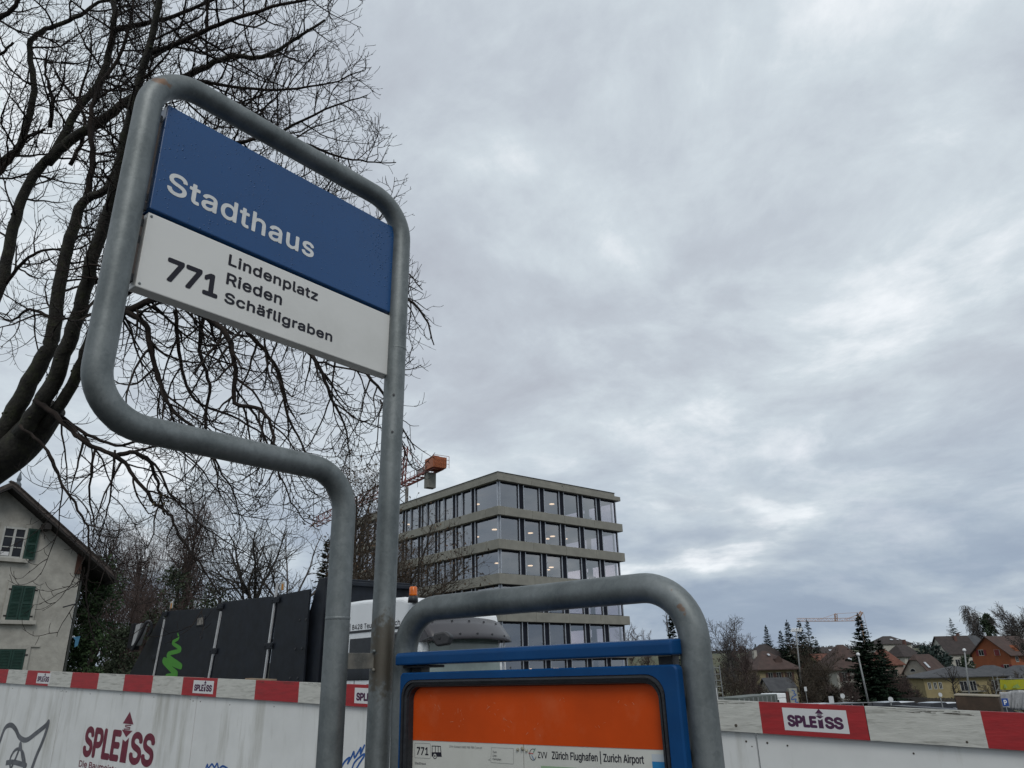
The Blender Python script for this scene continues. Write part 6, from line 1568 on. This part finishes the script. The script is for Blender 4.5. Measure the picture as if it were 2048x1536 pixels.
# ------------------------------------------------------------------ street furniture and vehicles on the lower ground
POLE = mat('lamp_post_grey', (0.24, 0.25, 0.25), .5, .3)
LAMP_W = mat('lamp_head_white', (0.62, 0.63, 0.63), .4)
SIGN_BACK = mat('sign_back_grey', (0.50, 0.52, 0.53), .45)
def lamp(label, uh, vh, ub, d, r_=0.15, group='street lamps'):
    h = at(uh, vh, d); b = at(ub, 1425, d); b = V3(b[0], b[1], gz(b[0], b[1]))
    root = thing('street_lamp', label, 'street lamp', b, group)
    MB().tube([b - UP * 0.2, h - UP * 0.1], [0.09, 0.06], 8).build('pole', POLE, root, smooth=True)
    MB().lathe([(0.05, -0.12), (r_, -0.06), (r_ * 1.05, 0.03), (r_ * 0.7, 0.12), (0.04, 0.16)], h, 12, V3(0.2, -0.3, 1) / np.linalg.norm(V3(0.2, -0.3, 1))).build('lamp_head', LAMP_W, root, smooth=True)
lamp('leaning street lamp with round white head in front of the tallest fir', 1716, 1309, 1742, 62)
lamp('upright street lamp with round white head before the yellow house', 1928.5, 1300.5, 1940, 66)
def floodlight():
    h = at(1592, 1263, 118); b = at(1606, 1420, 118); b = V3(b[0], b[1], gz(b[0], b[1]))
    root = thing('floodlight_mast', 'tall mast with four white floodlights in front of dark spruces', 'floodlight', b)
    MB().tube([b, h], [0.16, 0.08], 8).build('pole', POLE, root, smooth=True)
    MB().box(h, 1.25, 0.1, 0.1).build('crossbar', POLE, root)
    for i in range(4): MB().prism([h + V3(-.80 + .44 * i, 0, -.05), h + V3(-.44 + .44 * i, 0, -.05), h + V3(-.28 + .44 * i, 0, .52), h + V3(-.50 + .44 * i, 0, .42)], V3(0, .25, .05)).build('floodlight_head', LAMP_W, root)
floodlight()
def disc_sign(label, u, v, d, r_, m, face='disc', sq=None):
    c = at(u, v, d); b = V3(c[0], c[1], gz(c[0], c[1])); root = thing('traffic_sign', label, 'traffic sign', b)
    MB().tube([b, c + UP * r_ * .5 + V3(0, .06, 0)], .035, 6).build('pole', POLE, root)
    mb = MB()
    if sq: mb.box(c, sq[0], .04, sq[1])
    else: mb.lathe([(r_, 0), (r_, .03)], c, 20, V3(.1, -1, 0) / np.linalg.norm(V3(.1, -1, 0)))
    return root, c, mb.build('sign_plate', m, root)
disc_sign('round pale sign plate on a thin post above the hoarding', 1781, 1399, 34, .115, SIGN_BACK)
disc_sign('round pale sign plate further off before the wooden fence', 1880.5, 1389.5, 50, .13, SIGN_BACK)
disc_sign('small white square sign near the pale villa', 1663, 1402, 62, .2, SIGN_BACK, sq=(.4, .75))
disc_sign('small round sign plate below the knotty bare tree', 1685, 1392, 70, .22, SIGN_BACK)
disc_sign('small blue tipped sign post left of the yellow gable', 1611, 1378, 90, .2, SIGN_BACK, sq=(.3, .5))
rt, c, pl_ = disc_sign('blue square parking sign with white P beside the white tarpaulin', 2010.5, 1404.5, 62, .3, mat('parking_blue', (0.012, 0.055, 0.24), .4), sq=(.52, .60))
mb = MB(); letters(mb, 'P', c + V3(-.13, -.022, -.19), V3(1, 0, 0), UP, V3(0, -1, 0), .26, .38, .02, layer=.0005); mb.build('lettering', WHITE_TEXT, pl_)
disc_sign('small red notice plate among parked cars', 1752, 1409, 60, .2, mat('notice_red', (0.30, 0.05, 0.03), .5), sq=(.34, .22))
def ladder_cage():
    b = at(1437, 1396, 46); root = thing('ladder_cage', 'pale steel cage ladder beside the right post of the timetable frame', 'ladder', V3(b[0], b[1], gz(b[0], b[1])))
    mb = MB(); W_ = .62; top = at(1432, 1331, 46)[2]
    for x in (-.33, -.02, .29): mb.tube([b + V3(x, 0, -2), V3(b[0] + x, b[1], top)], .028, 4)
    for z in np.arange(b[2] - 1.5, top, .36): mb.tube([V3(b[0] - .33, b[1], z), V3(b[0] + .29, b[1], z)], .02, 4)
    mb.build('frame', POLE, root); MB().box(b + V3(-.25, -.1, .2), .3, .2, .8).build('box', LAMP_W, root)
ladder_cage()
def rusty_box():
    q = HP.off(-1.6); s0, z1 = q.sz(1912, 1391); s1, _ = q.sz(1998, 1391); c = q.pt((s0 + s1) / 2, 0)
    root = thing('rusty_box', 'rusty brown steel box with pale lid just behind the hoarding', 'box', c)
    w_ = abs(s1 - s0); mb = MB(); mb.box(c + UP * z1 / 2, w_, w_ * .8, z1 - .01, HF, None, UP); mb.build('body', mat('rusty_steel', (0.030, 0.020, 0.013), .85, scale=6, col2=(0.070, 0.043, 0.027), bump=.2), root, bevel=.006)
    MB().box(c + UP * (z1 + .001), w_ + .008, w_ * .8 + .008, .010, HF, None, UP).build('lid', mat('pale_lid', (0.24, 0.21, 0.16), .8), root, bevel=.004)
rusty_box()
def low_wall():
    a, b = at(1795, 1413, 20), at(1925, 1414, 17.5); a[2] = b[2] = at(1850, 1414, 19)[2]; d = b - a; L = np.linalg.norm(d); d /= L
    root = thing('low_wall', 'low white wall with dark coping behind the hoarding', 'wall', V3(*((a + b) / 2)[:2], 0))
    z = a[2]; MB().box((a + b) / 2 - UP * (z / 2 + .12), L, .25, z + .2, d, None, UP).build('wall_body', W_WHITE, root)
    MB().box((a + b) / 2 - UP * .02, L + .1, .34, .05, d, None, UP).build('coping', PLASTIC, root)
low_wall()
def plank_fence():
    a, b = at(1742, 1394, 108), at(1916, 1396, 104); n = 64
    root = thing('plank_fence', 'dark weathered wooden plank fence behind the parked cars', 'fence', V3(a[0], a[1], gz(a[0], a[1])))
    m = mat('grey_fence_wood', (0.030, 0.028, 0.026), .9, scale=2, col2=(0.055, 0.05, 0.045)); me = None
    d = b - a; L = math.hypot(d[0], d[1]); dx = V3(d[0], d[1], 0) / L; rnd = random.Random(5)
    first = None
    for i in range(n):
        p = a + d * (i + .5) / n; w_ = L / n * .9; h = 1.9
        if first is None:
            first = MB().box(p - UP * (h / 2), w_, .05, h, dx, None, UP).build('plank', m, root); p0 = p
        else:
            o = first.copy(); COL.objects.link(o); o.parent = root; o.location = (p - p0 + UP * rnd.uniform(-.06, .06)).tolist()
plank_fence()
def yard_fence():
    a, b = at(1449, 1390, 60), at(1530, 1393, 66)
    root = thing('corrugated_container', 'long grey green ribbed container behind the hoarding', 'container', V3(a[0], a[1], gz(a[0], a[1])))
    d = b - a; d[2] = 0; L = np.linalg.norm(d); d /= L; m = mat('grey_green_steel', (0.10, 0.115, 0.105), .7, scale=2, var=.2, dirt=(0.06, 0.06, 0.05), dscale=1.5, damt=.6)
    MB().box((a + b) / 2 - UP * 1.3, L, 2.2, 2.6, d, None, UP).build('body', m, root)
    n_ = np.cross(d, UP); n_ = n_ if n_ @ (cam_pos - a) > 0 else -n_
    f = None
    for i in range(26):
        p = a + d * L * (i + .5) / 26 + n_ * 1.12; p[2] = (a[2] + b[2]) / 2 - 1.3
        MB().box(p, L / 26 * .5, .06, 2.4, d, None, UP).build('rib', m if i % 3 else POLE, root)
yard_fence()
def pillar_graffiti():
    c = at(1583, 1377, 58); g = gz(c[0], c[1]); root = thing('concrete_pillar', 'pale concrete pillar with blue scrawl beside the white camper', 'pillar', V3(c[0], c[1], g))
    MB().box(V3(c[0], c[1], (c[2] + g) / 2), .62, .5, c[2] - g).build('body', mat('pale_pillar_concrete', (0.27, 0.27, 0.23), .85, var=.15), root)
    gr = MB(); ribbon(gr, [tuple(p) for p in smooth2([(-.1, -.1), (.1, -.2), (.05, -.35), (.2, -.45), (-.1, -.6), (-.2, -.8), (.15, -.75), (.05, -.95), (.25, -1.0)], 4)], .07, c + V3(0, -.253, 0), V3(1, 0, 0), UP, V3(0, -1, 0)); gr.build('graffiti_stroke', BLUE_SPRAY, root)
    MB().box(V3(c[0] - .45, c[1] - .1, c[2] - .75), .16, .2, 1.1).build('signal_box', SHUT_BROWN, root)
pillar_graffiti()
def camper():
    c = at(1552, 1410, 66); g = gz(c[0], c[1]); zt = at(1552, 1387.5, 66)[2]
    root = thing('camper', 'white camper truck with rounded roof box facing the hoarding', 'truck', V3(c[0], c[1], g))
    ax, ay = hvec(25), hvec(115); P = lambda a, b, z: V3(c[0], c[1], 0) + ax * a + ay * b + UP * z
    H_ = zt; 
    mb = MB(); mb.prism([P(-.9, 0, g + .4), P(-.9, 0, H_ - 1.15), P(-.55, 0, H_ - .95), P(-.25, 0, H_ - .42), P(1.3, 0, H_ - .42), P(1.3, 0, g + .4)], ay * 1.7); mb.build('cab', CAB_WHITE, root, bevel=.06)
    mb = MB(); mb.prism([P(-.35, .02, H_ - .40), P(-.28, .02, H_ - .08), P(-.05, .02, H_), P(1.35, .02, H_), P(1.35, .02, H_ - .40)], ay * 1.66); mb.build('roof_box', CAB_WHITE, root, bevel=.06)
    mb = MB(); mb.prism([P(-.575, .14, H_ - .93), P(-.285, .14, H_ - .46), P(-.285, 1.56, H_ - .46), P(-.575, 1.56, H_ - .93)], -ax * .03 + UP * .02); mb.build('windscreen', GLASS_DARK, root)
    mb = MB(); mb.prism([P(-.2, -.012, H_ - .95), P(.42, -.012, H_ - .95), P(.42, -.012, H_ - .52), P(-.02, -.012, H_ - .52)], -ay * .02); mb.build('side_window', GLASS_DARK, root)
    for b_ in (.25, 1.45): MB().box(P(-.91, b_, g + .95), .06, .32, .22, ax, ay, UP).build('headlight', LAMP_W, root)
    MB().box(P(-.91, .85, g + 1.0), .05, .7, .3, ax, ay, UP).build('grille', PLASTIC, root)
    for a in (-.3, 1.0):
        for b_ in (.05, 1.65): MB().lathe([(.2, -.1), (.38, -.1), (.38, .1), (.2, .1)], P(a, b_, g + .38), 14, ay).build('wheel', RUBBER, root)
camper()
def make_car(name, label, paint, loc, ang, group):
    root = thing(name, label, 'car', loc, group); root.rotation_euler = (0, 0, ang)
    L0 = ORG[root.name]; ORG[root.name] = V3(0, 0, 0)
    body = [(-2.1, .35), (-2.1, .85), (-1.95, .95), (-1.2, 1.0), (1.2, 1.0), (2.0, .88), (2.12, .6), (2.1, .35)]
    mb = MB(); mb.prism([V3(x, -.86, z) for x, z in body], V3(0, 1.72, 0)); mb.build('body', paint, root, bevel=.07)
    top = [(-1.75, .97), (-1.25, 1.42), (.25, 1.45), (1.05, .98)]
    mb = MB(); a = [V3(x, -.80 + (.12 if z > 1.2 else 0), z) for x, z in top]; b = [V3(x, .80 - (.12 if z > 1.2 else 0), z) for x, z in top]
    mb.add(a + b, [(0, 1, 5, 4), (1, 2, 6, 5), (2, 3, 7, 6), (3, 2, 1, 0), (4, 5, 6, 7), (0, 4, 7, 3)]); mb.build('windows', GLASS_DARK, root, bevel=.03)
    mb = MB(); mb.prism([V3(-1.22, -.66, 1.43), V3(.22, -.66, 1.46), V3(.22, .66, 1.46), V3(-1.22, .66, 1.43)], UP * .035); mb.build('roof', paint, root, bevel=.012)
    for x in (-1.35, 1.35):
        for y in (-.80, .80):
            w_ = MB().lathe([(.18, -.09), (.32, -.09), (.33, 0), (.32, .09), (.18, .09)], V3(x, y, .33), 16, V3(0, 1, 0)).build('wheel', RUBBER, root)
    for y in (-.62, .62): MB().box(V3(2.09, y, .72), .06, .34, .14).build('headlight', LAMP_W, root); MB().box(V3(-2.11, y, .80), .05, .30, .16).build('tail_light', SHUT_RED, root)
    for y in (-.95, .95): MB().box(V3(.72, y, 1.02), .12, .16, .12).build('mirror', paint, root)
    return root
def stand(u, v, h):
    """where on the slope something h metres tall tops out at picture point (u, v)"""
    ds = np.arange(55, 125, 0.5)
    e_ = [at(u, v, d)[2] - gz(*at(u, v, d)[:2]) - h for d in ds]
    i = int(np.argmin(np.abs(e_)))
    return at(u, v, ds[i])
def cars():
    silver = mat('silver_car_paint', (0.34, 0.36, 0.38), .25, .4, var=.04, spec=.6); white = mat('white_car_paint', (0.55, 0.56, 0.57), .25, var=.03, spec=.6); dark = mat('dark_car_paint', (0.03, 0.035, 0.045), .25, var=.1, spec=.6)
    spec = [(1780, 1406, 96, 20, silver, 'silver parked car left of the round sign plate'), (1811, 1407, 97, 18, white, 'pale parked car right of the round sign plate'), (1872, 1407.5, 98, 22, silver, 'silver parked car before the plank fence, mid row'), (1905, 1408.5, 96, 15, white, 'white parked car partly behind the rusty box'),
            (1597, 1401, 80, 200, silver, 'silver parked car just right of the graffiti pillar'), (1615, 1403, 80, 190, dark, 'dark parked car between silver and white ones, left lot'), (1633, 1403, 84, 195, white, 'white parked car in the left half of the lot'), (1650, 1402, 82, 10, silver, 'silver parked car beside the small white square sign'), (1699, 1407, 80, 20, dark, 'dark parked car left of the leaning lamp foot'), (1533, 1402, 72, 30, silver, 'silver parked car left of the camper, half hidden'), (2003, 1418, 70, 15, dark, 'dark parked car under the white tarpaulin')]
    for u, v, d, ang, paint, lab in spec:
        q = stand(u, v - 3.5, 1.47)
        make_car('parked_car', lab, paint, V3(q[0], q[1], gz(q[0], q[1])), R(ang), 'cars parked in the lower lot')
cars()
def scaffold():
    root_c = at(2022, 1372, 78); g = gz(root_c[0], root_c[1])
    root = thing('scaffold', 'scaffold with plain poles standing at the right edge', 'scaffold', V3(root_c[0], root_c[1], g))
    m = MB()
    xs = [at(u, 1390, 78) for u in (1994, 2003, 2030, 2056)]
    for p in xs: m.tube([V3(p[0], p[1], g), V3(p[0], p[1], at(2000, 1352, 78)[2])], .03, 5)
    for v in (1358, 1381): m.tube([at(1992, v, 78), at(2060, v - .5, 78)], .03, 5)
    m.tube([at(1990, 1392, 78), at(2003, 1360, 78)], .03, 5); m.build('scaffold_poles', POLE, root)['kind'] = 'stuff'
    bn = thing('banner', 'bright yellow banner tied to the scaffold', 'banner', at(2025, 1379, 77.8))
    mb = MB(); P = smooth2([at(2000, 1359, 77.8), at(2015, 1360, 77.7), at(2035, 1359, 77.9), at(2058, 1358.5, 77.8)], 5); Q = smooth2([at(2001, 1379, 77.8), at(2015, 1379.5, 77.75), at(2035, 1379, 77.9), at(2058, 1378, 77.8)], 5)
    n = len(P); mb.add(np.vstack([P, Q, P + V3(0, .03, 0), Q + V3(0, .03, 0)]), [(i, i + 1, n + i + 1, n + i) for i in range(n - 1)] + [(2 * n + i, 3 * n + i, 3 * n + i + 1, 2 * n + i + 1) for i in range(n - 1)])
    mb.build('banner_cloth', mat('yellow_banner', (0.52, 0.50, 0.02), .6, scale=3, col2=(0.45, 0.47, 0.06)), bn)
    mk = MB(); a = at(2008, 1376, 77.6); mk.add([a, a + V3(.35, 0, 0), a + V3(.2, 0, .7)], [(0, 1, 2)]); a = at(2024, 1376, 77.6); mk.add([a, a + V3(.9, 0, 0), a + V3(.7, 0, .4), a + V3(.3, 0, .25)], [(0, 1, 2, 3)]); 
    o = mk.build('print', mat('banner_green_print', (0.18, 0.26, 0.06), .6), bn); o['kind'] = 'stuff'
    tp = thing('tarpaulin', 'white folded tarpaulin hanging below the yellow banner', 'tarpaulin', at(2025, 1416, 77.8))
    cols = 40; rnd = random.Random(8); mb = MB(); V_ = []
    for r_ in range(8):
        for i in range(cols + 1):
            u = 1999 + 60 * i / cols; v = 1384 + (1420 - 1384) * r_ / 7 - 4 * math.sin(math.pi * max(0, (i / cols - .25) / .75)) * (1 - r_ / 7)
            V_.append(at(u, v, 77.8 + .10 * math.sin(i * .9 + 1.5 * math.sin(i * .37) + r_ * .35) * (.4 + r_ / 7) + rnd.uniform(-.03, .03)))
    mb.add(V_, [(r_ * (cols + 1) + i, r_ * (cols + 1) + i + 1, (r_ + 1) * (cols + 1) + i + 1, (r_ + 1) * (cols + 1) + i) for r_ in range(7) for i in range(cols)])
    o = mb.build('tarpaulin_cloth', mat('white_tarpaulin', (0.44, 0.45, 0.46), .6), tp, smooth=True); s = o.modifiers.new('solid', 'SOLIDIFY'); s.thickness = .02
scaffold()
def barrier():
    a, b = at(1655, 1408, 52), at(1770, 1404, 56); root = thing('guard_rail', 'thin grey guard rail crossing before the parked cars', 'railing', V3(a[0], a[1], gz(a[0], a[1])))
    MB().tube([a, b], .035, 6).build('rail', POLE, root)
    for t in np.linspace(0.02, .98, 6):
        p = a + (b - a) * t; MB().tube([V3(p[0], p[1], gz(p[0], p[1])), p], .03, 6).build('post', POLE, root)
barrier()
